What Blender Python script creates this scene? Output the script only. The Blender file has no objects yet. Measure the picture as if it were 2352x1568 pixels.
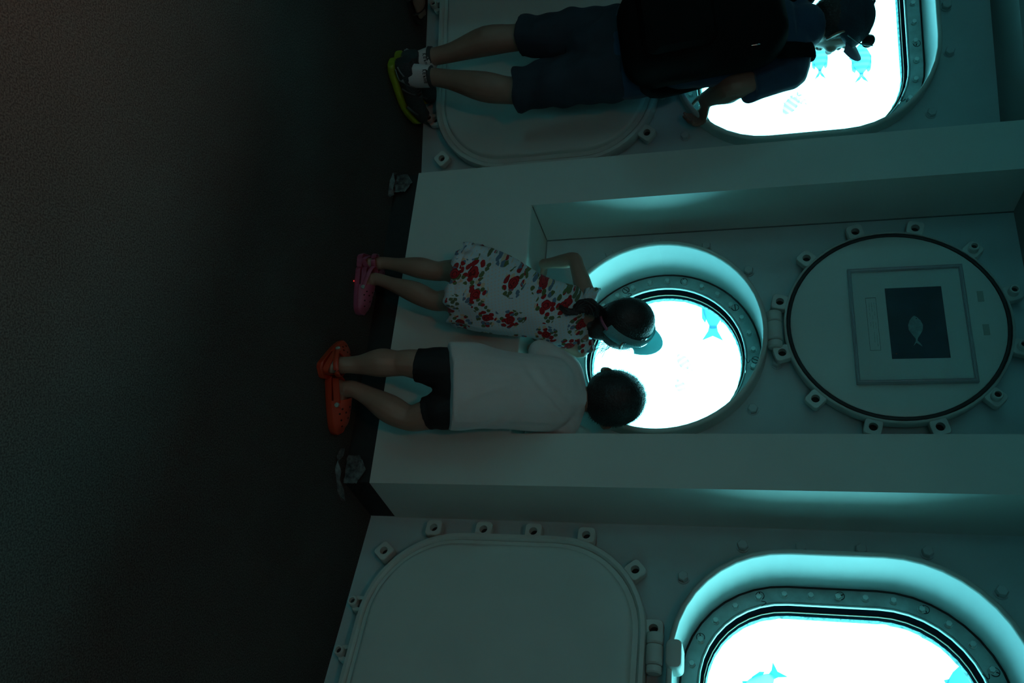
import bpy, math, random
import numpy as np
from mathutils import Vector, Matrix, noise
from mathutils.geometry import tessellate_polygon

random.seed(7)
SC = bpy.context.scene
COL = SC.collection
PI = math.pi

# ------------------------------------------------------------------ camera (portrait shot: the world's "up" is the picture's right)
FPX = 1930.0            # focal length in pixels of a 2352 px wide frame
CAM_H = 1.30
PITCH = math.radians(15.6)
ROLL = math.radians(1.68)
_F = Vector((0, math.cos(PITCH), -math.sin(PITCH)))
_U0 = Vector((0, math.sin(PITCH), math.cos(PITCH)))
_R0 = Vector((1, 0, 0))
_U = _U0 * math.cos(ROLL) + _R0 * math.sin(ROLL)
_R = _R0 * math.cos(ROLL) - _U0 * math.sin(ROLL)
CAMLOC = Vector((0, 0, CAM_H))
cd = bpy.data.cameras.new('camera')
cd.sensor_width = 36.0
cd.lens = FPX / 2352.0 * 36.0
cd.clip_start = 0.05
cam = bpy.data.objects.new('camera', cd)
X, Y, Z = _U, -_R, -_F
cam.matrix_world = Matrix(((X.x, Y.x, Z.x, 0), (X.y, Y.y, Z.y, 0), (X.z, Y.z, Z.z, CAM_H), (0, 0, 0, 1)))
COL.objects.link(cam)
SC.camera = cam

# ------------------------------------------------------------------ world: sunlit water outside the hull
WORLD_RGB = (1.65, 6.5, 7.1)
w = bpy.data.worlds.new('sea_water'); SC.world = w; w.use_nodes = True
nt = w.node_tree; nt.nodes.clear()
o_ = nt.nodes.new('ShaderNodeOutputWorld'); bg = nt.nodes.new('ShaderNodeBackground')
tc = nt.nodes.new('ShaderNodeTexCoord'); sx = nt.nodes.new('ShaderNodeSeparateXYZ')
rp = nt.nodes.new('ShaderNodeValToRGB'); mr = nt.nodes.new('ShaderNodeMapRange')
mr.inputs[1].default_value = -1; mr.inputs[2].default_value = 1
rp.color_ramp.elements[0].position = 0.25; rp.color_ramp.elements[0].color = (0.55, 0.62, 0.66, 1)
rp.color_ramp.elements[1].position = 0.85; rp.color_ramp.elements[1].color = (1.35, 1.30, 1.25, 1)
e = rp.color_ramp.elements.new(0.47); e.color = (0.96, 0.97, 0.98, 1)
vm = nt.nodes.new('ShaderNodeVectorMath'); vm.operation = 'MULTIPLY'; vm.inputs[1].default_value = WORLD_RGB
nt.links.new(tc.outputs['Generated'], sx.inputs[0]); nt.links.new(sx.outputs['Z'], mr.inputs[0])
nt.links.new(mr.outputs[0], rp.inputs[0]); nt.links.new(rp.outputs[0], vm.inputs[0])
nt.links.new(vm.outputs[0], bg.inputs[0]); nt.links.new(bg.outputs[0], o_.inputs[0])
bg.inputs[1].default_value = 1.0

# ------------------------------------------------------------------ view settings
SC.view_settings.view_transform = 'Standard'
SC.view_settings.look = 'None'
SC.view_settings.exposure = 0.0
SC.view_settings.gamma = 1.0
SC.view_settings.use_curve_mapping = False

# dim warm gallery lamps, the second one added out of view as warm fill (the lamps themselves are built with their fixtures below)
LAMPS = [(-0.95, 0.95, 1.7, 55), (-0.35, -0.75, 10.0, 180), (-1.9, -2.0, 5.0, 180)]   # x, y, watts
LAMP_RGB = (1.0, 0.33, 0.19)

# ================================================================== helpers
def at(x, y, Yw):
    """photo pixel -> the point of its sight line at world distance Yw"""
    d = _R * ((y - 784) / FPX) + _U * ((x - 1176) / FPX) + _F
    return CAMLOC + d * (Yw / d.y)

def V(*a): return Vector(a)

def mat(name, rgb, rough=0.6, metal=0.0, spec=0.5, noise_scale=0, noise_amt=0.15, bump=0, bump_scale=200, sheen=0, trans=0, **kw):
    m = bpy.data.materials.new(name); m.use_nodes = True
    t = m.node_tree; b = t.nodes['Principled BSDF']
    b.inputs['Base Color'].default_value = (*rgb, 1); b.inputs['Roughness'].default_value = rough
    b.inputs['Metallic'].default_value = metal; b.inputs['Specular IOR Level'].default_value = spec
    if sheen: b.inputs['Sheen Weight'].default_value = sheen
    tcn = t.nodes.new('ShaderNodeTexCoord')
    if noise_scale:
        n = t.nodes.new('ShaderNodeTexNoise'); n.inputs['Scale'].default_value = noise_scale; n.inputs['Detail'].default_value = 5
        t.links.new(tcn.outputs['Object'], n.inputs[0])
        r = t.nodes.new('ShaderNodeMapRange'); r.inputs[3].default_value = 1 - noise_amt; r.inputs[4].default_value = 1 + noise_amt
        r.inputs[1].default_value = .3; r.inputs[2].default_value = .7
        t.links.new(n.outputs[0], r.inputs[0])
        mx = t.nodes.new('ShaderNodeVectorMath'); mx.operation = 'SCALE'; mx.inputs[0].default_value = rgb
        t.links.new(r.outputs[0], mx.inputs['Scale']); t.links.new(mx.outputs[0], b.inputs['Base Color'])
    if bump:
        n2 = t.nodes.new('ShaderNodeTexNoise'); n2.inputs['Scale'].default_value = bump_scale; n2.inputs['Detail'].default_value = 4
        t.links.new(tcn.outputs['Object'], n2.inputs[0])
        bp = t.nodes.new('ShaderNodeBump'); bp.inputs['Strength'].default_value = bump; bp.inputs['Distance'].default_value = 0.004
        t.links.new(n2.outputs[0], bp.inputs['Height']); t.links.new(bp.outputs[0], b.inputs['Normal'])
    if trans:
        out = t.nodes['Material Output']; tr = t.nodes.new('ShaderNodeBsdfTranslucent'); tr.inputs[0].default_value = (*rgb, 1)
        ms = t.nodes.new('ShaderNodeMixShader'); ms.inputs[0].default_value = trans
        t.links.new(b.outputs[0], ms.inputs[1]); t.links.new(tr.outputs[0], ms.inputs[2]); t.links.new(ms.outputs[0], out.inputs[0])
    return m

M = {}
M['hull'] = mat('hull_paint', (.36, .50, .50), .45, noise_scale=9, noise_amt=.05, bump=.25, bump_scale=35)
M['panel'] = mat('panel_paint', (.50, .60, .555), .5, noise_scale=5, noise_amt=.03, bump=.05, bump_scale=60)
M['hatch'] = mat('hatch_paint', (.46, .575, .535), .38, noise_scale=6, noise_amt=.04, bump=.12, bump_scale=30)
M['tunnel'] = mat('reveal_paint', (.45, .62, .61), .35, noise_scale=14, noise_amt=.03, bump=.08, bump_scale=40)
M['flange'] = mat('flange_metal', (.30, .42, .41), .42, metal=.55, noise_scale=25, noise_amt=.2, bump=.15, bump_scale=80)
M['bolt'] = mat('bolt_metal', (.42, .55, .53), .35, metal=.6)
M['rubber'] = mat('black_rubber', (.012, .013, .014), .55)
M['seal'] = mat('black_seal', (.004, .008, .012), 1.0, spec=0)
M['lip'] = mat('pale_lip', (.55, .8, .78), .25, metal=.2)
M['olive'] = mat('sealant_line', (.42, .50, .30), .4)
M['edge'] = mat('growth_edge', (.20, .42, .42), .8, noise_scale=90, noise_amt=.6, bump=1, bump_scale=120)
M['dark'] = mat('dark_hole', (.01, .012, .012), .8)
M['carpet'] = None
M['kick'] = mat('dark_baseboard', (.010, .012, .012), .7, noise_scale=30, noise_amt=.25)
M['soffit'] = mat('soffit_paint', (.22, .29, .28), .6, noise_scale=4, noise_amt=.05)
M['ceil'] = mat('ceiling_paint', (.34, .43, .41), .6, noise_scale=4, noise_amt=.05)
M['tape'] = mat('peeling_tape', (.085, .10, .10), .3, noise_scale=55, noise_amt=.8, bump=1, bump_scale=70)
M['alu'] = mat('picture_frame_metal', (.40, .48, .50), .30, metal=.5)
M['mat_board'] = mat('mount_board', (.50, .62, .575), .8)
M['print'] = mat('print_navy', (.004, .020, .035), .35, noise_scale=12, noise_amt=.5)
M['fishprint'] = mat('print_fish', (.16, .30, .30), .5, noise_scale=50, noise_amt=.3)
M['ink'] = mat('black_ink', (.03, .04, .04), .8)
M['inkgrey'] = mat('grey_ink', (.20, .27, .26), .8)
M['tapemark'] = mat('old_tape_mark', (.27, .34, .30), .7)
M['skin'] = mat('skin', (.26, .16, .115), .5, noise_scale=20, noise_amt=.08, bump=.1, bump_scale=300)
M['skin_kid'] = mat('skin_child', (.28, .175, .125), .5, noise_scale=20, noise_amt=.06, bump=.08, bump_scale=300)
M['hair'] = mat('black_hair', (.010, .009, .009), .45, noise_scale=60, noise_amt=.5, bump=.8, bump_scale=160)
M['navy'] = mat('navy_jersey', (.010, .042, .088), .85, noise_scale=15, noise_amt=.15, bump=.2, bump_scale=500, sheen=.2)
M['shorts_navy'] = mat('navy_shorts_cloth', (.014, .026, .040), .85, noise_scale=8, noise_amt=.2, bump=.35, bump_scale=40)
M['cap'] = mat('cap_cloth', (.012, .030, .050), .8, bump=.3, bump_scale=500)
M['brim'] = mat('brim_cloth', (.13, .09, .13), .8, bump=.2, bump_scale=500)
M['pack'] = mat('black_nylon', (.0025, .0028, .003), .85, spec=.15, bump=.2, bump_scale=600)
M['pack_trim'] = mat('black_piping', (.02, .025, .028), .3)
M['chrome'] = mat('zip_metal', (.6, .6, .6), .25, metal=1)
M['lens'] = mat('sunglass_lens', (.02, .05, .05), .08)
M['lensframe'] = mat('sunglass_frame', (.10, .2, .2), .25)
M['sock'] = mat('white_sock', (.50, .50, .50), .9, bump=.4, bump_scale=300)
M['sole_y'] = mat('yellow_sole', (.21, .27, .010), .5, noise_scale=12, noise_amt=.25)
M['shoe_dark'] = mat('shoe_mesh', (.020, .026, .027), .6, noise_scale=200, noise_amt=.5, bump=.4, bump_scale=400)
M['shoe_grey'] = mat('shoe_overlay', (.06, .08, .08), .4)
M['shoe_silver'] = mat('shoe_silver', (.35, .42, .42), .2, metal=.6)
M['pink'] = mat('pink_clog', (.30, .065, .12), .5, noise_scale=12, noise_amt=.08)
M['orange'] = mat('orange_clog', (.42, .040, .012), .5, noise_scale=12, noise_amt=.08)
M['clog_hole'] = mat('clog_hole', (.02, .008, .008), .9)
M['clog_badge'] = mat('clog_badge', (.25, .35, .33), .4)
M['white_tee'] = mat('white_cotton', (.62, .63, .61), .9, noise_scale=5, noise_amt=.04, bump=.25, bump_scale=500, sheen=.3, trans=.12)
M['black_short'] = mat('black_lycra', (.006, .006, .008), .7)
M['visor'] = mat('pale_blue_visor', (.34, .72, .74), .75, bump=.3, bump_scale=400, trans=.6)
M['pinkstrap'] = mat('pink_strap', (.35, .10, .17), .6)
M['sandal'] = mat('sandal_strap', (.02, .018, .015), .6)
M['trouser'] = mat('dark_trousers', (.03, .03, .035), .85)

def carpet_mat():
    m = mat('dark_carpet', (.040, .046, .042), .95, spec=.2)
    t = m.node_tree; b = t.nodes['Principled BSDF']; tcn = t.nodes.new('ShaderNodeTexCoord')
    n = t.nodes.new('ShaderNodeTexNoise'); n.inputs['Scale'].default_value = 260; n.inputs['Detail'].default_value = 3
    n3 = t.nodes.new('ShaderNodeTexNoise'); n3.inputs['Scale'].default_value = 1.7; n3.inputs['Detail'].default_value = 6
    t.links.new(tcn.outputs['Object'], n.inputs[0]); t.links.new(tcn.outputs['Object'], n3.inputs[0])
    cr = t.nodes.new('ShaderNodeValToRGB')
    cr.color_ramp.elements[0].position = .38; cr.color_ramp.elements[0].color = (.030, .035, .032, 1)
    cr.color_ramp.elements[1].position = .62; cr.color_ramp.elements[1].color = (.078, .086, .079, 1)
    t.links.new(n.outputs[0], cr.inputs[0])
    r = t.nodes.new('ShaderNodeMapRange'); r.inputs[1].default_value = .3; r.inputs[2].default_value = .7; r.inputs[3].default_value = .85; r.inputs[4].default_value = 1.15
    t.links.new(n3.outputs[0], r.inputs[0])
    mx = t.nodes.new('ShaderNodeVectorMath'); mx.operation = 'SCALE'
    t.links.new(cr.outputs[0], mx.inputs[0]); t.links.new(r.outputs[0], mx.inputs['Scale']); t.links.new(mx.outputs[0], b.inputs['Base Color'])
    bp = t.nodes.new('ShaderNodeBump'); bp.inputs['Strength'].default_value = .7; bp.inputs['Distance'].default_value = .004
    t.links.new(n.outputs[0], bp.inputs['Height']); t.links.new(bp.outputs[0], b.inputs['Normal'])
    return m
M['carpet'] = carpet_mat()

def glass_mat():
    m = bpy.data.materials.new('window_acrylic'); m.use_nodes = True; t = m.node_tree; t.nodes.clear()
    o = t.nodes.new('ShaderNodeOutputMaterial'); tr = t.nodes.new('ShaderNodeBsdfTransparent'); gl = t.nodes.new('ShaderNodeBsdfGlossy')
    tr.inputs[0].default_value = (.96, .985, .985, 1); gl.inputs['Roughness'].default_value = .02
    fr = t.nodes.new('ShaderNodeFresnel'); fr.inputs[0].default_value = 1.3
    ms = t.nodes.new('ShaderNodeMixShader')
    t.links.new(fr.outputs[0], ms.inputs[0]); t.links.new(tr.outputs[0], ms.inputs[1]); t.links.new(gl.outputs[0], ms.inputs[2]); t.links.new(ms.outputs[0], o.inputs[0])
    return m
M['glass'] = glass_mat()

def floral_mat():
    m = mat('floral_cotton', (.5, .6, .6), .85, bump=.2, bump_scale=400, sheen=.2)
    t = m.node_tree; b = t.nodes['Principled BSDF']; L = t.links.new
    tcn = t.nodes.new('ShaderNodeTexCoord')
    nz = t.nodes.new('ShaderNodeTexNoise'); nz.inputs['Scale'].default_value = 45; nz.inputs['Detail'].default_value = 3
    L(tcn.outputs['Object'], nz.inputs[0])
    def math_(op, a, bb):
        n = t.nodes.new('ShaderNodeMath'); n.operation = op
        for i, q in enumerate((a, bb)):
            if isinstance(q, (int, float)): n.inputs[i].default_value = q
            else: L(q, n.inputs[i])
        return n.outputs[0]
    def voro(scale, feature='F1', rand=1.0, off=(0, 0, 0), warp=.0):
        mp = t.nodes.new('ShaderNodeMapping'); mp.inputs[1].default_value = off; mp.inputs[3].default_value = (1, 1, 1)
        src = tcn.outputs['Object']
        if warp:
            sub = t.nodes.new('ShaderNodeVectorMath'); sub.operation = 'SUBTRACT'; sub.inputs[1].default_value = (.5, .5, .5); L(nz.outputs['Color'], sub.inputs[0])
            sc = t.nodes.new('ShaderNodeVectorMath'); sc.operation = 'SCALE'; sc.inputs['Scale'].default_value = warp; L(sub.outputs[0], sc.inputs[0])
            ad = t.nodes.new('ShaderNodeVectorMath'); L(src, ad.inputs[0]); L(sc.outputs[0], ad.inputs[1]); src = ad.outputs[0]
        sp = t.nodes.new('ShaderNodeSeparateXYZ'); L(src, sp.inputs[0]); cb = t.nodes.new('ShaderNodeCombineXYZ')
        L(math_('ADD', sp.outputs[0], math_('MULTIPLY', sp.outputs[1], .6)), cb.inputs[0]); L(sp.outputs[2], cb.inputs[1]); L(cb.outputs[0], mp.inputs[0])
        v = t.nodes.new('ShaderNodeTexVoronoi'); v.feature = feature; v.voronoi_dimensions = '2D'; v.inputs['Scale'].default_value = scale; v.inputs['Randomness'].default_value = rand
        L(mp.outputs[0], v.inputs['Vector']); return v
    def mixc(fac, a, c):
        n = t.nodes.new('ShaderNodeMix'); n.data_type = 'RGBA'
        L(fac, n.inputs[0])
        for i, q in ((6, a), (7, c)):
            if isinstance(q, tuple): n.inputs[i].default_value = (*q, 1)
            else: L(q, n.inputs[i])
        return n.outputs[2]
    base = (.52, .66, .70)
    dots = voro(95, rand=.0)
    c = mixc(math_('LESS_THAN', dots.outputs['Distance'], .2), base, (.62, .58, .52))
    # clusters: blossoms sit where the large cells' centres are
    cl = voro(11.0, rand=.55, warp=.010)
    incl = math_('LESS_THAN', cl.outputs['Distance'], .42)
    small = voro(62, rand=.9, warp=.008)
    sep = t.nodes.new('ShaderNodeSeparateColor'); L(small.outputs['Color'], sep.inputs[0])
    leaf = math_('MULTIPLY', incl, math_('LESS_THAN', small.outputs['Distance'], .42))
    leafcol = mixc(math_('GREATER_THAN', sep.outputs[0], .72), mixc(math_('GREATER_THAN', sep.outputs[1], .6), (.09, .15, .05), (.10, .20, .30)), (.62, .52, .36))
    c = mixc(leaf, c, leafcol)
    inred = math_('LESS_THAN', cl.outputs['Distance'], .34)
    redsm = math_('MULTIPLY', inred, math_('MULTIPLY', math_('GREATER_THAN', sep.outputs[2], .52), math_('LESS_THAN', small.outputs['Distance'], .5)))
    c = mixc(redsm, c, (.34, .008, .012))
    cl2 = voro(11.0, rand=.5, warp=.010, off=(3.45, 1.62, 0))
    spr = math_('MULTIPLY', math_('LESS_THAN', cl2.outputs['Distance'], .27), math_('LESS_THAN', small.outputs['Distance'], .40))
    c = mixc(spr, c, mixc(math_('GREATER_THAN', sep.outputs[2], .45), (.09, .15, .07), mixc(math_('GREATER_THAN', sep.outputs[1], .6), (.34, .008, .012), (.10, .20, .30))))
    rose = math_('LESS_THAN', cl.outputs['Distance'], .17)
    wv = math_('SINE', math_('ADD', math_('MULTIPLY', cl.outputs['Distance'], 70), math_('MULTIPLY', nz.outputs[0], 16)), 0)
    rc = mixc(math_('GREATER_THAN', wv, .55), (.42, .010, .016), (.12, .003, .006))
    c = mixc(rose, c, rc)
    L(c, b.inputs['Base Color'])
    out = t.nodes['Material Output']; tr = t.nodes.new('ShaderNodeBsdfTranslucent'); L(c, tr.inputs[0])
    ms = t.nodes.new('ShaderNodeMixShader'); ms.inputs[0].default_value = .15
    L(b.outputs[0], ms.inputs[1]); L(tr.outputs[0], ms.inputs[2]); L(ms.outputs[0], out.inputs[0])
    return m
M['floral'] = floral_mat()

def fish_mat(name, c1, c2, bands, trans=.8):
    """striped or plain fish skin, thin enough for the light behind to come through; bands across the body (object X)"""
    m = bpy.data.materials.new(name); m.use_nodes = True; t = m.node_tree; t.nodes.clear(); L = t.links.new
    o = t.nodes.new('ShaderNodeOutputMaterial'); d = t.nodes.new('ShaderNodeBsdfDiffuse'); tr = t.nodes.new('ShaderNodeBsdfTranslucent')
    ms = t.nodes.new('ShaderNodeMixShader'); ms.inputs[0].default_value = trans
    if bands:
        tcn = t.nodes.new('ShaderNodeTexCoord'); s = t.nodes.new('ShaderNodeSeparateXYZ'); L(tcn.outputs['Object'], s.inputs[0])
        mu = t.nodes.new('ShaderNodeMath'); mu.operation = 'MULTIPLY'; mu.inputs[1].default_value = bands * 2 * PI; L(s.outputs['X'], mu.inputs[0])
        si = t.nodes.new('ShaderNodeMath'); si.operation = 'SINE'; L(mu.outputs[0], si.inputs[0])
        r = t.nodes.new('ShaderNodeValToRGB'); r.color_ramp.elements[0].position = .35; r.color_ramp.elements[1].position = .65
        mr_ = t.nodes.new('ShaderNodeMapRange'); mr_.inputs[1].default_value = -1; L(si.outputs[0], mr_.inputs[0]); L(mr_.outputs[0], r.inputs[0])
        r.color_ramp.elements[0].color = (*c1, 1); r.color_ramp.elements[1].color = (*c2, 1)
        L(r.outputs[0], d.inputs[0]); L(r.outputs[0], tr.inputs[0])
    else:
        d.inputs[0].default_value = (*c1, 1); tr.inputs[0].default_value = (*c1, 1)
    L(d.outputs[0], ms.inputs[1]); L(tr.outputs[0], ms.inputs[2]); L(ms.outputs[0], o.inputs[0])
    return m

# ------------------------------------------------------------------ mesh builder
class MB:
    def __init__(s): s.v = []; s.f = []; s.m = []
    def add(s, vs, fs, mi=0):
        b = len(s.v); s.v += [tuple(p) for p in vs]
        for f in fs: s.f.append(tuple(i + b for i in f)); s.m.append(mi)
        return s
    def loft(s, loops, mi=0, cap0=False, cap1=False, flip=False):
        n = len(loops[0]); vs = [p for l in loops for p in l]; fs = []
        for k in range(len(loops) - 1):
            for i in range(n):
                j = (i + 1) % n
                q = (k * n + i, k * n + j, (k + 1) * n + j, (k + 1) * n + i)
                fs.append(q[::-1] if flip else q)
        if cap0: fs.append(tuple(range(n)) if flip else tuple(range(n))[::-1])
        if cap1:
            b = (len(loops) - 1) * n; q = tuple(range(b, b + n)); fs.append(q[::-1] if flip else q)
        return s.add(vs, fs, mi)
    def tube(s, pts, rads, n=14, side=None, mi=0, samples=3, capround=True):
        """closed loft along a smoothed path; rads: r or (r_side, r_other) per point"""
        pts = [Vector(p) for p in pts]; R = [(r, r) if not isinstance(r, (tuple, list)) else tuple(r) for r in rads]
        P = []; Q = []
        k = len(pts)
        for i in range(k - 1):
            p0 = pts[max(i - 1, 0)]; p1 = pts[i]; p2 = pts[i + 1]; p3 = pts[min(i + 2, k - 1)]
            r0 = R[max(i - 1, 0)]; r1 = R[i]; r2 = R[i + 1]; r3 = R[min(i + 2, k - 1)]
            for j in range(samples):
                t = j / samples
                cm = lambda a, b, c, d: 0.5 * ((2 * b) + (c - a) * t + (2 * a - 5 * b + 4 * c - d) * t * t + (-a + 3 * b - 3 * c + d) * t ** 3)
                P.append(cm(p0, p1, p2, p3)); Q.append(tuple(max(cm(r0[q], r1[q], r2[q], r3[q]), 1e-4) for q in (0, 1)))
        P.append(pts[-1]); Q.append(R[-1])
        loops = []
        e1 = Vector(side) if side is not None else None
        for i in range(len(P)):
            t = (P[min(i + 1, len(P) - 1)] - P[max(i - 1, 0)]).normalized()
            if e1 is None: e1 = t.orthogonal()
            e1 = (e1 - t * e1.dot(t)); e1 = e1.normalized() if e1.length > 1e-6 else t.orthogonal().normalized()
            e2 = t.cross(e1)
            if side is not None: base = e1
            loop = []
            for a in range(n):
                th = 2 * PI * a / n
                loop.append(P[i] + e1 * (Q[i][0] * math.cos(th)) + e2 * (Q[i][1] * math.sin(th)))
            loops.append(loop)
            if side is not None: e1 = Vector(side)
        if capround:
            def cap(l, c, d, q):
                r = min(q); out = []
                for ph in (35, 65):
                    a = math.radians(ph); out.append([c + (p - c) * math.cos(a) + d * (r * math.sin(a)) for p in l])
                return out
            d0 = (P[0] - P[1]).normalized(); d1 = (P[-1] - P[-2]).normalized()
            c0 = cap(loops[0], P[0], d0, Q[0])[::-1]; c1 = cap(loops[-1], P[-1], d1, Q[-1])
            loops = c0 + loops + c1
        return s.loft(loops, mi, True, True)
    def ball(s, c, r, ax=None, n=16, m=10, mi=0, shape=None):
        c = Vector(c); r = r if isinstance(r, (tuple, list)) else (r, r, r)
        ax = ax or (V(1, 0, 0), V(0, 1, 0), V(0, 0, 1))
        vs = []; fs = []
        for i in range(1, m):
            ph = PI * i / m
            for j in range(n):
                th = 2 * PI * j / n
                x, y, z = math.sin(ph) * math.cos(th), math.sin(ph) * math.sin(th), math.cos(ph)
                if shape: x, y, z = shape(x, y, z)
                vs.append(c + ax[0] * (x * r[0]) + ax[1] * (y * r[1]) + ax[2] * (z * r[2]))
        top = (0, 0, 1); bot = (0, 0, -1)
        if shape: top = shape(*top); bot = shape(*bot)
        vs.append(c + ax[0] * (top[0] * r[0]) + ax[1] * (top[1] * r[1]) + ax[2] * (top[2] * r[2]))
        vs.append(c + ax[0] * (bot[0] * r[0]) + ax[1] * (bot[1] * r[1]) + ax[2] * (bot[2] * r[2]))
        T = len(vs) - 2; B = len(vs) - 1
        for j in range(n):
            k = (j + 1) % n
            fs.append((T, j, k)); fs.append((B, (m - 2) * n + k, (m - 2) * n + j))
            for i in range(m - 2): fs.append((i * n + j, (i + 1) * n + j, (i + 1) * n + k, i * n + k))
        return s.add(vs, fs, mi)
    def box(s, lo, hi, mi=0, bev=0):
        x0, y0, z0 = lo; x1, y1, z1 = hi
        if not bev:
            return s.add([(x0, y0, z0), (x1, y0, z0), (x1, y1, z0), (x0, y1, z0), (x0, y0, z1), (x1, y0, z1), (x1, y1, z1), (x0, y1, z1)],
                         [(0, 3, 2, 1), (4, 5, 6, 7), (0, 1, 5, 4), (1, 2, 6, 5), (2, 3, 7, 6), (3, 0, 4, 7)], mi)
        cx, cz = (x0 + x1) / 2, (z0 + z1) / 2; hw, hh = (x1 - x0) / 2, (z1 - z0) / 2
        L = [rr(cx, cz, hw, hh, bev * 1.5, bev, y0, 4), rr(cx, cz, hw, hh, bev * 1.5, bev * .3, y0 + bev * .3, 4), rr(cx, cz, hw, hh, bev * 1.5, 0, y0 + bev, 4),
             rr(cx, cz, hw, hh, bev * 1.5, 0, y1 - bev, 4), rr(cx, cz, hw, hh, bev * 1.5, bev * .3, y1 - bev * .3, 4), rr(cx, cz, hw, hh, bev * 1.5, bev, y1, 4)]
        return s.loft(L, mi, True, True)
    def mesh(s, name):
        me = bpy.data.meshes.new(name); me.from_pydata(s.v, [], s.f); return me
    def build(s, name, mats, parent=None, off=(0, 0, 0), smooth=False, label=None, recalc=True):
        off = Vector(off); me = bpy.data.meshes.new(name)
        me.from_pydata([tuple(Vector(p) - off) for p in s.v], [], s.f)
        if not isinstance(mats, (list, tuple)): mats = [mats]
        for q in mats: me.materials.append(q)
        me.polygons.foreach_set('material_index', s.m)
        if recalc:
            import bmesh
            bm = bmesh.new(); bm.from_mesh(me); bmesh.ops.recalc_face_normals(bm, faces=bm.faces); bm.to_mesh(me); bm.free()
        o = bpy.data.objects.new(name, me); COL.objects.link(o)
        if smooth:
            me.polygons.foreach_set('use_smooth', [True] * len(me.polygons))
            if smooth != 'all': me.set_sharp_from_angle(angle=math.radians(smooth if smooth is not True else 40))
        if parent is not None: o.parent = parent
        if label: o['label'] = label
        return o

def rr(cx, cz, hw, hh, r, inset, depth, n=9):
    """rounded rectangle loop in the local x-z plane at y = depth"""
    hw -= inset; hh -= inset; r = max(min(r - inset, hw, hh), 1e-4); P = []
    for (sx_, sz_, a0) in ((1, -1, -90), (1, 1, 0), (-1, 1, 90), (-1, -1, 180)):
        for i in range(n + 1):
            a = math.radians(a0 + 90 * i / n)
            P.append(Vector((cx + sx_ * (hw - r) + r * math.cos(a), depth, cz + sz_ * (hh - r) + r * math.sin(a))))
    return P

def remesh(mb, name, voxel, smooth_it=4, fac=.5, disp=None):
    """union the closed shapes of mb into one continuous surface"""
    me = mb.mesh(name + '_raw'); ob = bpy.data.objects.new(name + '_raw', me); COL.objects.link(ob)
    r = ob.modifiers.new('r', 'REMESH'); r.mode = 'VOXEL'; r.voxel_size = voxel; r.use_smooth_shade = True
    if smooth_it:
        sm = ob.modifiers.new('s', 'SMOOTH'); sm.factor = fac; sm.iterations = smooth_it
    dg = bpy.context.evaluated_depsgraph_get(); ev = ob.evaluated_get(dg)
    out = bpy.data.meshes.new_from_object(ev); out.name = name
    bpy.data.objects.remove(ob); bpy.data.meshes.remove(me)
    if disp:
        n = len(out.vertices); co = np.empty(n * 3); no = np.empty(n * 3)
        out.vertices.foreach_get('co', co); out.vertices.foreach_get('normal', no)
        co = co.reshape(-1, 3); no = no.reshape(-1, 3)
        co = disp(co, no); out.vertices.foreach_set('co', co.reshape(-1)); out.update()
    out.polygons.foreach_set('use_smooth', [True] * len(out.polygons))
    return out

def skinned(mb, name, m, parent, voxel=.005, smooth_it=4, disp=None, off=(0, 0, 0), label=None, extra_mats=()):
    me = remesh(mb, name, voxel, smooth_it, disp=disp)
    me.materials.append(m)
    for q in extra_mats: me.materials.append(q)
    off = Vector(off); me.transform(Matrix.Translation(-off))
    o = bpy.data.objects.new(name, me); COL.objects.link(o); o.parent = parent
    if label: o['label'] = label
    return o

def tag(o, label=None, cat=None, group=None, kind=None):
    if label: o['label'] = label
    if cat: o['category'] = cat
    if group: o['group'] = group
    if kind: o['kind'] = kind
    return o

def empty(name, loc=(0, 0, 0), rotz=0, label=None, cat=None, group=None, kind=None):
    o = bpy.data.objects.new(name, None); o.empty_display_size = .1; COL.objects.link(o)
    o.location = loc; o.rotation_euler = (0, 0, rotz)
    return tag(o, label, cat, group, kind)

def deg(a): return math.radians(a)

# ================================================================== plan of the tower wall: facets of 15 degrees
FW = 1.34                                  # facet width
DEP = 0.25                                 # the centre unit stands this far into the room
class Facet:
    def __init__(s, p, ang):
        s.p = Vector(p); s.a = deg(ang); s.d = V(math.cos(s.a), math.sin(s.a), 0); s.n = V(-math.sin(s.a), math.cos(s.a), 0)
    def P(s, x, y, z): return s.p + s.d * x + s.n * y + V(0, 0, z)
    def root(s, name, off, *a, **k): return empty(name, s.P(*off), s.a, *a, **k)
FC = Facet((-.611, 3.02, 0), -25)          # front plane of the centre unit; the hull lies DEP behind it
V0 = FC.P(-.109, DEP, 0); V1 = FC.P(1.229, DEP, 0)
_a = deg(-10); FL = Facet(V0 - FW * V(math.cos(_a), math.sin(_a), 0), -10)
FR = Facet(V1, -40)
CEN = FC.P(.56, DEP, 0) - FC.n * (FW / 2 / math.tan(deg(7.5)))

# ------------------------------------------------------------------ room shell
SOF = 2.18
def ringpts(rad, z, n=24, ph=0):
    a0 = math.atan2(FC.n.y, FC.n.x)
    return [CEN + V(math.cos(a0 + deg(15) * (i + .5 + ph)) * rad, math.sin(a0 + deg(15) * (i + .5 + ph)) * rad, z) for i in range(n)]
RV = FW / 2 / math.sin(deg(7.5))
mb = MB(); mb.loft([ringpts(RV + .25, -.12), ringpts(RV + .25, 0.0)], 0, True, True)
tag(mb.build('floor', M['carpet']), kind='structure', label='dark carpeted floor')
mb = MB(); mb.loft([ringpts(RV + .25, 2.46), ringpts(RV + .25, 2.56)], 0, True, True)
tag(mb.build('ceiling', M['ceil']), kind='structure')
mb = MB(); A = ringpts(RV + .24, SOF); B = ringpts(RV - .30, SOF); C_ = ringpts(RV - .30, 2.46); D = ringpts(RV + .24, 2.46)
mb.loft([A, B, C_, D, A])
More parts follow.
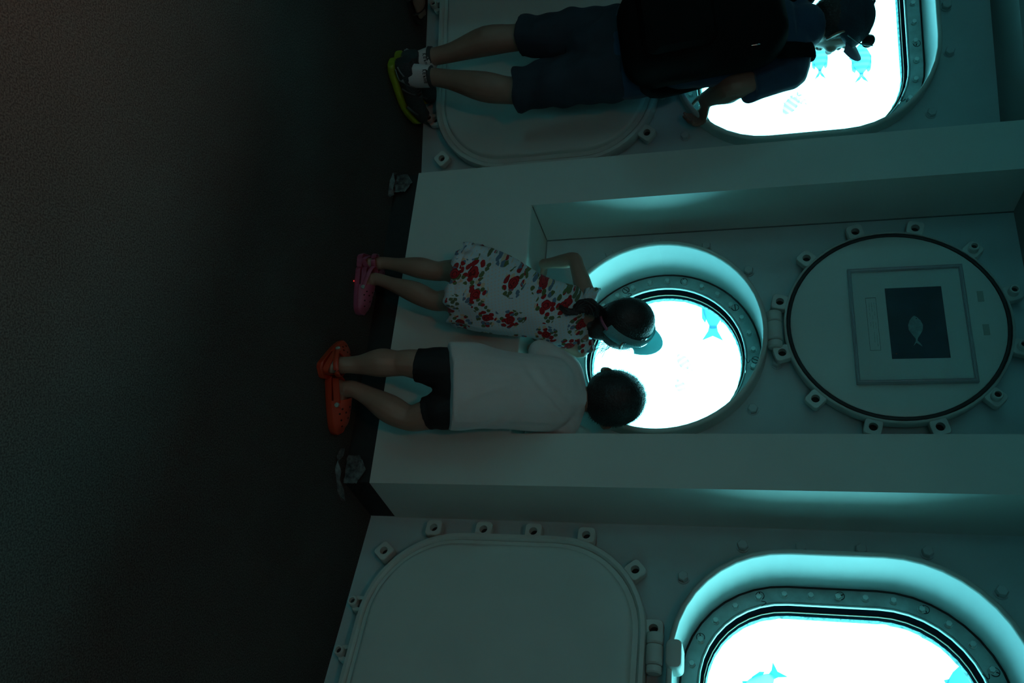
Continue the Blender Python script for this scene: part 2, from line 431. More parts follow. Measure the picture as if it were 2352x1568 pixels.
tag(mb.build('trim_1', M['soffit']), kind='structure', label='dark soffit running round the top of the wall')

WT = .236                                  # hull plate and window casting depth
def wall_facet(name, F, y0, shape):
    """hull plate 1.34 wide with an opening; y0 = front face depth in F's frame"""
    cx, cz, hw, hh, r = shape; x0 = F.x0; x1 = F.x1
    h1 = rr(cx, cz, hw, hh, r, -.006, y0); h2 = rr(cx, cz, hw, hh, r, .058, y0 + WT)
    mb = MB()
    for (h, y) in ((h1, y0), (h2, y0 + WT)):
        outer = [V(x0, y, 0), V(x1, y, 0), V(x1, y, 2.47), V(x0, y, 2.47)]
        tri = tessellate_polygon([[V(p.x, p.z, 0) for p in outer], [V(p.x, p.z, 0) for p in h]])
        mb.add(outer + h, [t for t in tri])
    mb.add([V(x0, y0, 0), V(x0, y0 + WT, 0), V(x0, y0 + WT, 2.47), V(x0, y0, 2.47)], [(0, 1, 2, 3)])
    mb.add([V(x1, y0, 0), V(x1, y0 + WT, 0), V(x1, y0 + WT, 2.47), V(x1, y0, 2.47)], [(0, 1, 2, 3)])
    o = mb.build(name, M['hull'], recalc=False); o.location = F.p; o.rotation_euler = (0, 0, F.a)
    return tag(o, kind='structure')
FL.x0, FL.x1 = 0, FW; FR.x0, FR.x1 = 0, FW; FC.x0, FC.x1 = -.109, 1.229
WL = (.67, 1.53, .555, .455, .325)         # opening of the big rounded windows
WC = (.573, 1.003, .35, .35, .35)        # opening of the round porthole
wall_facet('wall_left', FL, 0, WL); wall_facet('wall_right', FR, 0, WL); wall_facet('wall_center', FC, DEP, WC)
# the remaining facets, beside and behind the photographer; every other one has a window like those in view
BACKWIN = (7, 10, 13, 16)
apo = FW / 2 / math.tan(deg(7.5)); RING = {}
P_in = ringpts(RV, 0); P_ou = ringpts(RV + .25, 0)
mb = MB(); wn = 4
for i in range(2, 23):
    ang = math.degrees(FC.a) + 15 * i; a_ = deg(ang); d_ = V(math.cos(a_), math.sin(a_), 0); n_ = V(-math.sin(a_), math.cos(a_), 0)
    Fi = Facet(CEN + n_ * apo - d_ * FW / 2, ang); Fi.x0, Fi.x1 = 0, FW
    if i in BACKWIN:
        o = wall_facet('wall_back', Fi, 0, WL); RING[i] = Fi; wn += 1
    else:
        q = [Fi.P(0, 0, 0), Fi.P(FW, 0, 0), Fi.P(FW, WT, 0), Fi.P(0, WT, 0)]
        m2 = MB(); m2.loft([q, [p + V(0, 0, 2.47) for p in q]], 0, True, True)
        tag(m2.build('wall_back', M['hull'], None, Fi.p, recalc=True), kind='structure').location = Fi.p

# ------------------------------------------------------------------ the centre unit: pillars, parapet and niche as one furring box
def center_unit():
    y1 = DEP - .0005; z0, zt = .095, SOF - .0005
    xl, xr = -.057, 1.17; bl, br = -.105, 1.225
    nl, nr, ns = .13, 1.0, .562
    mb = MB()
    def prism(poly, z0, z1):
        mb.loft([[V(x, y, z0) for x, y in poly], [V(x, y, z1) for x, y in poly]], 0, True, True)
    e = .004
    # one U-shaped plan prism below the sill, two pillars above it
    prism([(xl, 0), (xr, 0), (br, y1), (bl, y1)], z0, ns - .012)
    prism([(xl, .012), (xr, .012), (br, y1), (bl, y1)], ns - .012, ns)
    prism([(xl, 0), (nl, 0), (nl, y1), (bl, y1)], ns - .012, zt)
    prism([(nr, 0), (xr, 0), (br, y1), (nr, y1)], ns - .012, zt)
    # rounded sill nosing
    nose = [V(0, .0, ns - .012), V(0, .0005, ns - .006), V(0, .004, ns - .0015), V(0, .012, ns), V(0, .02, ns - .012)]
    mb.loft([[p + V(nl, 0, 0) for p in nose], [p + V(nr, 0, 0) for p in nose]], 0, True, True)
    o = mb.build('wall_front', M['panel']); o.location = FC.p; o.rotation_euler = (0, 0, FC.a)
    tag(o, kind='structure', label='pale painted pillars and parapet around the niche')
    # niche corner caulk lines
    mb = MB(); r = .0025
    mb.box((nl, y1 - r * 2, ns), (nl + r, y1, zt)); mb.box((nl, y1 - r * 2, ns), (nr, y1, ns + r))
    mb.loft([[V(nl, 0.01, ns), V(nl + r, 0.01, ns), V(nl + r, .01, ns + r), V(nl, .01, ns + r)], [V(nl, y1, ns), V(nl + r, y1, ns), V(nl + r, y1, ns + r), V(nl, y1, ns + r)]], 0, True, True)
    o = mb.build('trim_2', mat('caulk_line', (.12, .17, .16), .8)); o.location = FC.p; o.rotation_euler = (0, 0, FC.a); tag(o, kind='structure')
    mb = MB()
    mb.loft([[V(x, y, z) for x, y in [(xl + .003, .006), (xr - .003, .006), (br - .003, y1), (bl + .003, y1)]] for z in (0, z0)], 0, True, True)
    o = mb.build('baseboard_center', M['kick']); o.location = FC.p; o.rotation_euler = (0, 0, FC.a); tag(o, kind='structure')
center_unit()

# ------------------------------------------------------------------ windows
def along(loop, count, start=0.0):
    """count points evenly spaced along a closed loop, with the outward normal in the x-z plane"""
    n = len(loop); L = [(loop[(i + 1) % n] - loop[i]).length for i in range(n)]; T = sum(L); out = []
    c = sum(loop, V(0, 0, 0)) / n
    for k in range(count):
        s = ((k + start) / count % 1.0) * T; i = 0
        while s > L[i]: s -= L[i]; i = (i + 1) % n
        t = (loop[(i + 1) % n] - loop[i]).normalized(); p = loop[i] + t * s
        nn = V(t.z, 0, -t.x)
        if nn.dot(p - c) < 0: nn = -nn
        out.append((p, nn))
    return out

def hexbolt(mb, p, r, h, a=0, mi=0, washer=True):
    """hexagon head with washer, standing out towards -y"""
    if washer:
        mb.loft([[p + V(r * 1.15 * math.cos(t * PI / 7), dy, r * 1.15 * math.sin(t * PI / 7)) for t in range(14)] for dy in (0, -h * .22)], mi, False, True)
    L = []
    for (q, dy) in ((1, -h * .2), (1, -h * .85), (.86, -h)):
        L.append([p + V(r * q * math.cos(a + t * PI / 3), dy, r * q * math.sin(a + t * PI / 3)) for t in range(6)])
    mb.loft(L, mi, False, True)

def window(name, F, y0, shape, nbolt, nscrew, nut_spots, label, bracket=False):
    cx, cz, hw, hh, r = shape
    root = F.root(name, (cx, y0, cz - hh), label=label, kind='structure'); off = (cx, y0, cz - hh)
    N = 16 if hw == r else 10
    def prof(pairs): return [rr(cx, cz, hw, hh, r, i, y0 + d, N) for i, d in pairs]
    def part(nm, pairs, m, par=root, sm=35):
        mb = MB(); mb.loft(prof(pairs)); return mb.build(nm, m, par, off, smooth=sm)
    part('window_frame', [(-.017, .002), (-.017, -.068), (-.015, -.076), (-.010, -.080), (-.004, -.080), (-.001, -.077), (.0, -.068)], M['hatch'], sm=50)
    part('reveal', [(.0, -.068), (.0, .155)], M['tunnel'], sm=60)
    part('gasket', [(.0, .149), (.003, .147), (.0055, .149), (.0055, .158)], M['rubber'])
    fl = part('flange', [(.005, .158), (.006, .150), (.051, .150), (.054, .153), (.055, .17)], M['flange'])
    part('inner_lip', [(.0545, .152), (.0555, .149), (.0590, .149), (.0600, .158)], M['lip'], sm=50)
    part('black_seal', [(.0590, .153), (.0600, .160), (.0670, .186)], M['seal'])
    part('sealant_bead', [(.0660, .190), (.0665, .186), (.0690, .186), (.0695, .192)], M['olive'], sm=60)
    part('glass_bed', [(.068, .190), (.071, .195), (.072, .212)], M['seal'])
    # outer aperture lip with marine growth: uneven edge
    mb = MB(); base = [rr(cx, cz, hw, hh, r, i, y0 + d, 30) for i, d in ((.069, .207), (.074, .212), (.076, .224), (.060, .235))]
    for k, lp in enumerate(base):
        if k in (1, 2):
            for i, p in enumerate(lp):
                c = V(cx, p.y, cz); q = noise.noise(V(p.x * 60, p.z * 60, k)) * .0030; d = (c - p).normalized(); lp[i] = p + d * q
    mb.loft(base); mb.build('outer_lip', M['edge'], root, off, smooth=60)
    mb = MB(); mb.loft([rr(cx, cz, hw, hh, r, .062, y0 + .194, N), rr(cx, cz, hw, hh, r, .062, y0 + .206, N)], 0, True, True)
    mb.build('pane', M['glass'], root, off)
    mid = rr(cx, cz, hw, hh, r, .030, y0 + .150, N)
    for k, (p, nn) in enumerate(along(mid, nbolt, .35)):
        mb = MB(); hexbolt(mb, p, .0098, .015, random.random()); mb.build('bolt', M['bolt'], fl, off, smooth=20)
    scr = rr(cx, cz, hw, hh, r, .024, y0 + .150, N)
    for k, (p, nn) in enumerate(along(scr, nscrew, .43)):
        mb = MB(); R_ = .0135
        circ = lambda q, dy: [p + V(R_ * q * math.cos(t * PI / 9), dy, R_ * q * math.sin(t * PI / 9)) for t in range(18)]
        mb.loft([circ(1.0, .0), circ(1.0, -.0012), circ(.86, -.0012)], 1); mb.loft([circ(.86, -.0008), circ(.8, -.002)], 0, False, True)
        a = random.random() * PI; u = V(math.cos(a), 0, math.sin(a)); v = V(-math.sin(a), 0, math.cos(a))
        mb.add([p + u * R_ * .8 * s1 + v * R_ * .12 * s2 + V(0, -.0024, 0) for s1, s2 in ((-1, -1), (1, -1), (1, 1), (-1, 1))], [(0, 1, 2, 3)], 1)
        if k % 3 == 1:   # little punched scribe mark beside the screw
            pts = [p - nn * (.018 + .004 * t) + V(nn.z, 0, -nn.x) * (.012 * math.sin(t * .9)) + V(0, -.0006, 0) for t in range(5)]
            mb.tube(pts, [.0012] * 5, n=5, mi=1, samples=2)
        mb.build('slotted_screw', [M['flange'], M['dark']], fl, off)
    for (x, z) in nut_spots:
        mb = MB(); hexbolt(mb, V(x, y0, z), .017, .022, random.random()); mb.build('cap_nut', M['hull'], root, off, smooth=20)
    if bracket:
        for bx in (cx - .235, cx + .235):
            mb = MB(); mb.box((bx - .042, y0 - .095, cz - hh - .02), (bx + .042, y0 - .01, cz - hh + .028), bev=.012)
            mb.build('hinge_bracket', M['hatch'], root, off, smooth=40)
    return root
NUTS = [(.062, z) for z in (1.27, 1.44, 1.61, 1.79)] + [(.173, 1.093), (.173, 1.962), (1.167, 1.962), (1.167, 1.093)] + [(1.278, z) for z in (1.27, 1.44, 1.61, 1.79)] + [(x, 2.035) for x in (.40, .58, .76, .94)]
window('window_1', FL, 0, WL, 42, 14, NUTS, 'large rounded window behind the man with the backpack')
window('window_3', FR, 0, WL, 42, 14, NUTS, 'large rounded window at the right with a bolted flange and fish outside', bracket=True)
CN = [(.573 + .405 * math.cos(deg(a)), 1.003 + .405 * math.sin(deg(a))) for a in (50, 76, 104, 130, 156, 182, 208, 234, -2, 24)]
window('window_2', FC, DEP, WC, 30, 9, CN, 'round porthole in the niche with the two children in front of it')

for k, (i, Fi) in enumerate(RING.items()):
    rt = Fi.root('window_%d' % (k + 4), (.67, 0, WL[1] - WL[3]), kind='structure'); of = (.67, 0, WL[1] - WL[3])
    mb = MB(); mb.loft([rr(*WL, i_, d_) for i_, d_ in ((-.02, 0), (-.02, -.07), (-.01, -.08), (0, -.07), (0, .15), (.055, .15), (.062, .19), (.062, .235))]); mb.build('window_frame', M['hatch'], rt, of, smooth=35)
    mb = MB(); mb.loft([rr(*WL, .06, .19), rr(*WL, .06, .2)], 0, True, True); mb.build('pane', M['glass'], rt, of)

# ------------------------------------------------------------------ hatch covers
def lug(mb, c, ang, size=.028, th=.028, y=0):
    """rounded square ear with a hole, pointing along ang"""
    ca, sa = math.cos(ang), math.sin(ang); n = 4
    def tr(p): return V(c.x + p.x * ca - p.z * sa, p.y + y, c.z + p.x * sa + p.z * ca)
    out = rr(0, 0, size, size, size * .45, 0, 0, n)
    m = len(out); hole = [V(.0135 * math.cos(2 * PI * (i / m) - PI / 4 - .0), 0, .0135 * math.sin(2 * PI * (i / m) - PI / 4)) for i in range(m)]
    L = [[tr(p + V(0, dy, 0)) for p in lp] for lp, dy in ((hole, th), (hole, 0), (out, 0), (out, th))]
    L[2] = [tr(p * .93 + V(0, 0, 0)) for p in out]; L.insert(3, [tr(p + V(0, .003, 0)) for p in out])
    mb.loft(L)
    mb.add([tr(p * .98 + V(0, th * .85, 0)) for p in hole], [tuple(range(m))], 1)

def ringnut(mb, c, y, r=.016):
    circ = lambda q, dy: [V(c.x + r * q * math.cos(t * PI / 8), y - dy, c.z + r * q * math.sin(t * PI / 8)) for t in range(16)]
    mb.loft([circ(1, 0), circ(1, .02), circ(.85, .024), circ(.6, .024), circ(.55, .012)], 0)
    mb.loft([circ(.55, .012), circ(.1, .012)], 1, False, True)

def hinge(root, F, cx, z, y, off, L=.115, r=.024, name='hinge_knuckle'):
    mb = MB()
    def cyl(x0, x1, r):
        mb.loft([[V(x, y + q * math.cos(t * PI / 10), z + q * math.sin(t * PI / 10)) for t in range(20)] for x, q in ((x0, r * .8), (x0 + .004, r), (x1 - .004, r), (x1, r * .8))], 0, True, True)
    cyl(cx - L / 2, cx - L / 2 + L * .28, r); cyl(cx - L / 2 + L * .29, cx + L / 2 - L * .21, r); cyl(cx + L / 2 - L * .2, cx + L / 2, r * .95)
    return mb.build(name, M['hatch'], root, off, smooth=30)

def big_hatch(F, label):
    cx, cz, hw, hh, r = .67, .54, .59, .458, .30; off = (cx, -.02, .08)
    root = F.root('hatch_cover', off, label=label, cat='hatch', group='steel hatch covers under the large windows')
    def prof(pairs, n=12): return [rr(cx, cz, hw, hh, r, i, d, n) for i, d in pairs]
    mb = MB(); mb.loft(prof([(.004, -.012), (0, -.016), (0, -.068), (.004, -.075), (.016, -.077), (.021, -.072), (.023, -.066)]), 0, True)
    mb.build('rim', M['hatch'], root, off, smooth=50)
    mb = MB(); mb.loft(prof([(.022, -.06), (.024, -.066), (.040, -.066), (.043, -.078), (.048, -.083), (.054, -.084), (.09, -.0845)]), 0, False, True)
    mb.build('door_panel', M['hatch'], root, off, smooth=50)
    spots = [(.060, .27, 180), (.060, .445, 180), (.061, .615, 180), (.068, .79, 180), (.178, .952, 130), (.357, 1.016, 90)]
    spots += [(.150, .112, 230)]
    spots += [(1.34 - x, z, 180 - a) for x, z, a in spots]
    for x, z, a in spots:
        mb = MB(); lug(mb, V(x, 0, z), deg(a), y=-.060); mb.build('lug', [M['hatch'], M['dark']], root, off, smooth=30)
    for x, z, a in spots[:]:
        mb = MB(); c = V(x - .004 * math.cos(deg(a)), 0, z)
        mb.loft([[V(x + .013 * math.cos(t * PI / 6) + .012, y, z + .013 * math.sin(t * PI / 6) - .008) for t in range(12)] for y in (0, -.034)], 0, False, True)
        mb.build('swing_bolt', M['hull'], root, off, smooth=30)
    for x in (.33, .49, .85, 1.01):
        mb = MB(); lug(mb, V(x, 0, .072), deg(270), size=.026, y=-.045); ringnut(mb, V(x, 0, .052), -.045); mb.build('lug', [M['hatch'], M['dark']], root, off, smooth=30)
    for x in (.435, .905): hinge(root, F, x, 1.024, -.075, off)
    for x in (.55, .79):
        mb = MB(); mb.box((x - .03, -.07, .985), (x + .03, -.02, 1.035), bev=.008); mb.build('hinge_arm', M['hatch'], root, off, smooth=40)
    return root
big_hatch(FL, 'closed rounded hatch cover low on the wall behind the man\'s legs')
big_hatch(FR, 'closed rounded steel hatch cover under the right window, large pale panel')

def round_hatch(F):
    cx, cz, r = .557, 1.766, .345; y0 = DEP; off = (cx, y0 - .02, cz - r)
    root = F.root('hatch_cover', off, label='open round hatch cover above the porthole, framed fish picture mounted in it', cat='hatch')
    def prof(pairs, n=18): return [rr(cx, cz, r, r, r, i, y0 + d, n) for i, d in pairs]
    mb = MB(); mb.loft(prof([(.004, -.012), (0, -.016), (0, -.054), (.002, -.058), (.007, -.060), (.009, -.056)]), 0, True)
    mb.build('rim', M['hatch'], root, off, smooth=50)
    mb = MB(); mb.loft(prof([(.008, -.05), (.009, -.058), (.012, -.060), (.019, -.060), (.0215, -.058), (.022, -.05)]))
    mb.build('black_gasket', M['rubber'], root, off, smooth=50)
    mb = MB(); mb.loft(prof([(.0215, -.04), (.022, -.056), (.026, -.058), (.06, -.058)]), 0, False, True)
    mb.build('door_panel', M['hatch'], root, off, smooth=50)
    for k in range(12):
        a = 15 + 30 * k; p = V(cx + .366 * math.cos(deg(a)), 0, cz + .366 * math.sin(deg(a)))
        mb = MB(); lug(mb, p, deg(a), size=.027, y=y0 - .055, th=.026)
        if a in (135, 105, 75, 45): ringnut(mb, p, y0 - .055, .0165)
        mb.build('lug', [M['hatch'], M['dark']], root, off, smooth=30)
    hinge(root, F, .567, 1.391, y0 - .050, off, L=.135, r=.025)
    for (x, z, dx) in ((.474, 2.024, .012), (.592, 2.026, .012)):
        mb = MB(); mb.box((x - .031 * .6, y0 - .0595, z - .009), (x + .031 * .6, y0 - .058, z + .009)); mb.build('tape_mark', M['tapemark'], root, off)
round_hatch(FC)

# ------------------------------------------------------------------ framed picture
def picture(F):
    y = DEP - .0585; x0, x1, z0, z1 = .361, .774, 1.632, 1.981; cx, cz = (x0 + x1) / 2, (z0 + z1) / 2; hw, hh = (x1 - x0) / 2, (z1 - z0) / 2
    off = (cx, y, z0)
    root = F.root('framed_picture', off, label='silver framed photograph of a pale fish with typed caption, on the round hatch cover', cat='picture')
    def prof(pairs): return [[V(cx + a * (hw - i), y + d, cz + b * (hh - i)) for a, b in ((-1, -1), (1, -1), (1, 1), (-1, 1))] for i, d in pairs]
    mb = MB(); mb.loft(prof([(.002, 0), (0, -.003), (0, -.018), (.003, -.021), (.006, -.018), (.0085, -.0205), (.011, -.018), (.011, -.004)]), 0, True)
    mb.build('picture_frame', M['alu'], root, off)
    mb = MB(); mb.box((x0 + .01, y - .008, z0 + .01), (x1 - .01, y - .003, z1 - .01)); mb.build('mount', M['mat_board'], root, off)
    px0, px1, pz0, pz1 = .436, .689, 1.743, 1.912; ym = y - .008
    mb = MB(); mb.box((px0, ym - .0008, pz0), (px1, ym, pz1)); pr = mb.build('photo_print', M['print'], root, off)
    # the fish in the photograph, facing left
    fx, fz = .583, 1.822
    top = [(-.044, 0), (-.038, .008), (-.026, .017), (-.010, .0225), (.008, .020), (.024, .011), (.036, .003), (.044, .001), (.055, .009), (.066, .014)]
    bot = [(.052, -.003), (.064, -.013), (.046, -.004), (.038, -.0035), (.024, -.012), (.006, -.021), (-.012, -.021), (-.028, -.015), (-.040, -.006)]
    pts = [V(fx + a, ym - .0012, fz - .004 * 0 + b - .0015 * 0) for a, b in top + bot]
    tri = tessellate_polygon([[V(p.x, p.z, 0) for p in pts]])
    mb = MB(); mb.add(pts, tri); mb.build('printed_fish', M['fishprint'], pr, off)
    mb = MB(); mb.loft([[V(fx - .033 + .002 * math.cos(t), ym - .0016, fz + .005 + .002 * math.sin(t)) for t in (0, 1, 2, 3, 4, 5)]] * 2, 0, False, True)
    mb.build('printed_eye', M['ink'], pr, off)
    mb = MB(); mb.loft([[V(.672 + .002 * math.cos(t), ym - .0014, 1.757 + .002 * math.sin(t)) for t in (0, 1, 2, 3, 4, 5)]] * 2, 0, False, True)
    mb.build('orange_speck', M['orange'], pr, off)
    # caption panel: outlined box with three typed lines
    a0, a1, c0, c1 = .468, .658, 1.681, 1.713; t = .0008
    mb = MB()
    for lo, hi in (((a0, c0), (a1, c0 + t)), ((a0, c1 - t), (a1, c1)), ((a0, c0), (a0 + t * 1.6, c1)), ((a1 - t, c0), (a1, c1))):
        mb.box((lo[0], ym - .0006, lo[1]), (hi[0], ym, hi[1]))
    cap = mb.build('caption_border', M['ink'], root, off)
    mb = MB()   # typed text is only legible as strokes: words of short vertical marks
    for z, words in ((1.7045, ((.487, 6), (.519, 4), (.560, 6), (.602, 12))), (1.697, ((.487, 9), (.533, 4), (.556, 7), (.594, 10))), (1.6895, ((.487, 8), (.524, 4), (.558, 4)))):
        for xw, nl in words:
            for k in range(nl):
                h = random.choice((.0019, .0019, .0027)); x = xw + k * .0036
                mb.box((x, ym - .0005, z), (x + .0010, ym, z + h)); 
                if random.random() < .6: mb.box((x, ym - .0005, z + random.choice((0, .0010, .0016))), (x + .0024, ym, z + random.choice((0, .0010, .0016)) + .0004))
    mb.build('caption_text', M['inkgrey'], root, off)
    mb = MB(); mb.box((x0 + .010, y - .0145, z0 + .010), (x1 - .010, y - .013, z1 - .010)); mb.build('glazing', M['glass'], root, off)
picture(FC)

# ------------------------------------------------------------------ peeling tape at both lower corners of the centre unit
def ribbon(mb, pts, w, th=.0006, seed=0):
    pts = [Vector(p) for p in pts]; L = []
    for i, p in enumerate(pts):
        t = (pts[min(i + 1, len(pts) - 1)] - pts[max(i - 1, 0)]).normalized()
        s = V(0, 0, 1).cross(t); s = s.normalized() if s.length > .05 else V(1, 0, 0)
        up = s.cross(t).normalized(); ang = noise.noise(V(i * .7, seed, 3)) * 1.6
        sd = up * math.cos(ang) + s * math.sin(ang); ww = w * (1 + .5 * noise.noise(V(i * .9, seed, 9)))
        nn = t.cross(sd).normalized() * th
        L.append([p - sd * ww, p + sd * ww, p + sd * ww + nn, p - sd * ww + nn])
    mb.loft(L, 0, True, True)
def tape(F, x, y, label, seed, pts1, pts2):
    root = F.root('peeling_tape', (x, y, 0), label=label, cat='tape', group='peeling tape at the corners of the pillar base')
    mb = MB(); ribbon(mb, [V(*p) for p in pts1], .011, seed=seed); mb.build('tape_strip', M['tape'], root)
    # crumpled sheet still stuck to the baseboard
    mb = MB(); n = 9; g = []
    (ax, ay), (bx, by) = pts2
    for i in range(n):
        for j in range(n):
            u, v = i / (n - 1), j / (n - 1)
            q = noise.noise(V(u * 4, v * 4, seed)) * .012; r_ = noise.noise(V(u * 3, v * 3, seed + 5)) * .012
            nx, ny = (by - ay), -(bx - ax); l = math.hypot(nx, ny); nx /= l; ny /= l
            s = 1 if ny < 0 or abs(nx) > .9 else -1
            off_ = .010 + abs(q)
            g.append(V(ax + (bx - ax) * u + nx * s * off_, ay + (by - ay) * u + ny * s * off_, .006 + .072 * v * (1 - .35 * abs(2 * u - 1)) + r_ * .6 * (1 - v)))
    fs = [(i * n + j, i * n + j + 1, (i + 1) * n + j + 1, (i + 1) * n + j) for i in range(n - 1) for j in range(n - 1)]
    mb.add(g, fs); mb.add([p + V(0, .0012, 0.0004) for p in g], [f[::-1] for f in fs]); mb.build('crumpled_sheet', M['tape'], root, smooth='all')
tape(FC, 1.13, -.02, 'crumpled clear tape peeling off the base near the boy, right pillar corner', 3,
     [(-.06, -.035, .004), (-.035, -.045, .006), (-.01, -.05, .004), (.02, -.045, .008), (.045, -.03, .005), (.075, .0, .007), (.10, .03, .004)],
     ((-.05, .022), (.045, .022)))
tape(FC, -.03, -.02, 'crumpled tape strip peeling off the base beside the man\'s shoe, left pillar corner', 8,
     [(-.02, -.0, .004), (.0, -.02, .005), (.03, -.022, .010), (.06, -.018, .006), (.085, -.012, .008), (.10, -.012, .004)],
     ((-.02, .022), (.06, .022)))

# ------------------------------------------------------------------ tiny red light on the floor by the pink clog
p = CAMLOC + (lambda d: d * (-CAM_H / d.z))(_R * ((645 - 784) / FPX) + _U * ((812 - 1176) / FPX) + _F)
mred = bpy.data.materials.new('red_led'); mred.use_nodes = True
mred.node_tree.nodes['Principled BSDF'].inputs['Emission Color'].default_value = (1, .02, .01, 1); mred.node_tree.nodes['Principled BSDF'].inputs['Emission Strength'].default_value = 1.0
mb = MB(); mb.ball(p + V(0, 0, .0012), (.0028, .0022, .0014), n=10, m=6)
o = mb.build('red_light', mred, None, p, smooth='all'); o.location = p
tag(o, 'tiny glowing red light on the floor beside the pink clog', 'light')

# ------------------------------------------------------------------ gallery lamps and the added fill lamp
for k, (x, y, watt, spread) in enumerate(LAMPS):
    r = empty('ceiling_light', (x, y, 2.40), 0, 'dim warm round ceiling lamp ' + ('in front of the photographer, above the left of the floor', 'just behind the photographer, added as warm fill for the walls', 'far behind the photographer')[k], 'lamp')
    mb = MB(); c = lambda rad, z: [V(rad * math.cos(t * PI / 12), rad * math.sin(t * PI / 12), z) for t in range(24)]
    mb.loft([c(.085, .058), c(.085, 0), (c(.075, -.004)), c(.07, .0), c(.07, .03)], 0, True); mb.build('lamp_housing', M['hatch'], r, smooth=40)
    ld = bpy.data.lights.new('lamp_glow', 'AREA'); ld.shape = 'DISK'; ld.size = .13; ld.energy = watt; ld.color = LAMP_RGB; ld.spread = deg(spread)
    lo = bpy.data.objects.new('lamp_glow', ld); COL.objects.link(lo); lo.parent = r; lo.location = (0, 0, .005)


# ================================================================== people
def axes(fwd, up):
    f = Vector(fwd).normalized(); u = Vector(up); u = (u - f * u.dot(f)).normalized(); r = f.cross(u).normalized()
    return r, f, u                                              # right, forward, up

def head(mb, c, ax, hb, hl, hh, ears=True):
    """skull with jaw, brow, nose, lips, chin and ears"""
    r, f, u = ax
    def shp(x, y, z):
        k = max(0, -z)
        x *= 1 - .30 * k ** 1.2 - .06 * max(0, z)
        if y > 0: y *= 1 - .10 * k * 0 - .05 * abs(x); 
        else: y *= 1 - .38 * k ** 1.3
        if y > .55: y = .55 + (y - .55) * .75
        return x, y, z
    mb.ball(c, (hb, hl, hh), ax, 28, 20, shape=shp)
    P = lambda a, b, d: c + r * (a * hb) + f * (b * hl) + u * (d * hh)
    mb.tube([P(0, .82, .12), P(0, .98, -.12), P(0, 1.10, -.22)], [hb * .10, hb * .15, hb * .19], n=10)                 # nose
    mb.ball(P(.16, .98, -.25), hb * .12, n=10, m=6); mb.ball(P(-.16, .98, -.25), hb * .12, n=10, m=6)
    mb.tube([P(-.30, .80, -.48), P(0, .92, -.46), P(.30, .80, -.48)], [hb * .05, hb * .085, hb * .05], n=8)            # lips
    mb.tube([P(-.28, .80, -.54), P(0, .90, -.555), P(.28, .80, -.54)], [hb * .05, hb * .10, hb * .05], n=8)
    mb.ball(P(0, .74, -.80), (hb * .34, hl * .2, hh * .17), ax, 12, 8)                                                 # chin
    mb.tube([P(-.62, .70, .16), P(-.3, .86, .22), P(0, .84, .17), P(.3, .86, .22), P(.62, .70, .16)], [hb * .10] * 5, n=8)   # brow
    for s in (-1, 1): mb.ball(P(.52 * s, .62, -.22), (hb * .3, hl * .25, hh * .2), ax, 12, 8)
    if ears:
        for s in (-1, 1):
            e = P(s * 1.03, -.06, -.16); er = hh * .28
            d1 = (u * .95 - f * .25).normalized(); d2 = (r * s * .55 - f * .8).normalized()
            pts = [e - d1 * er * .9, e - d1 * er * .55 + d2 * er * .38, e + d2 * er * .62, e + d1 * er * .62 + d2 * er * .5, e + d1 * er * .95 + d2 * er * .12, e + d1 * er * .7 - d2 * er * .12]
            mb.tube(pts, [er * .20, er * .16, er * .15, er * .15, er * .15, er * .12], n=8)
            mb.ball(e + d2 * er * .22, (er * .14, er * .5, er * .8), ((r * s), d2, d1), 10, 8)

def eyes(parent, c, ax, hb, hl, hh, off):
    r, f, u = ax
    for s in (-1, 1):
        mb = MB(); mb.ball(c + r * (s * .36 * hb) + f * (.80 * hl) + u * (.02 * hh), hb * .15, n=12, m=8)
        mb.ball(c + r * (s * .36 * hb) + f * (.80 * hl + hb * .12) + u * (.02 * hh), (hb * .07, hb * .045, hb * .07), ax, 10, 6, mi=1)
        mb.build('eye', [M['sock'], M['hair']], parent, off, smooth='all')

def hand(mb, w, d, back, thumb, L, curl=(20, 30, 25), spread=1.0):
    """w wrist, d towards the fingers, back = out of the back of the hand, thumb = side of the thumb, L hand length"""
    d = Vector(d).normalized(); back = Vector(back); back = (back - d * back.dot(d)).normalized(); s = d.cross(back).normalized()
    if s.dot(Vector(thumb)) < 0: s = -s
    pl = L * .50; pw = L * .225; th = L * .085
    mb.tube([w - d * L * .06, w + d * L * .06, w + d * pl * .6, w + d * pl], [(L * .15, L * .11), (L * .18, L * .10), (pw * 1.02, th), (pw * .96, th * .8)], n=14, side=s)
    fr = L * .050
    for k, (o, ln) in enumerate(((.74, .44), (.26, .50), (-.24, .46), (-.72, .36))):
        b = w + d * pl * .94 + s * (o * pw); dd = (d + s * (o * .10 * spread)).normalized(); p = b; pts = [b - dd * L * .05, b]; rad = [fr * 1.05, fr * 1.12]
        a = 0
        for seg, cu in zip((.42, .33, .25), curl):
            a += deg(cu + 3 * k); v = dd * math.cos(a) - back * math.sin(a); p = p + v * (ln * L * seg); pts.append(p); rad.append(fr * (1.0 if seg > .4 else .92 if seg > .3 else .78))
        mb.tube(pts, rad, n=9, samples=3)
    b = w + d * pl * .22 + s * pw * .75
    t1 = b + (s * .62 + d * .72 - back * .25).normalized() * L * .20; t2 = t1 + (d * .9 + s * .30 - back * .35).normalized() * L * .15; t3 = t2 + (d * .95 - back * .4).normalized() * L * .11
    mb.tube([b - s * pw * .3, b, t1, t2, t3], [fr * 1.5, fr * 1.6, fr * 1.25, fr * 1.05, fr * .85], n=9)

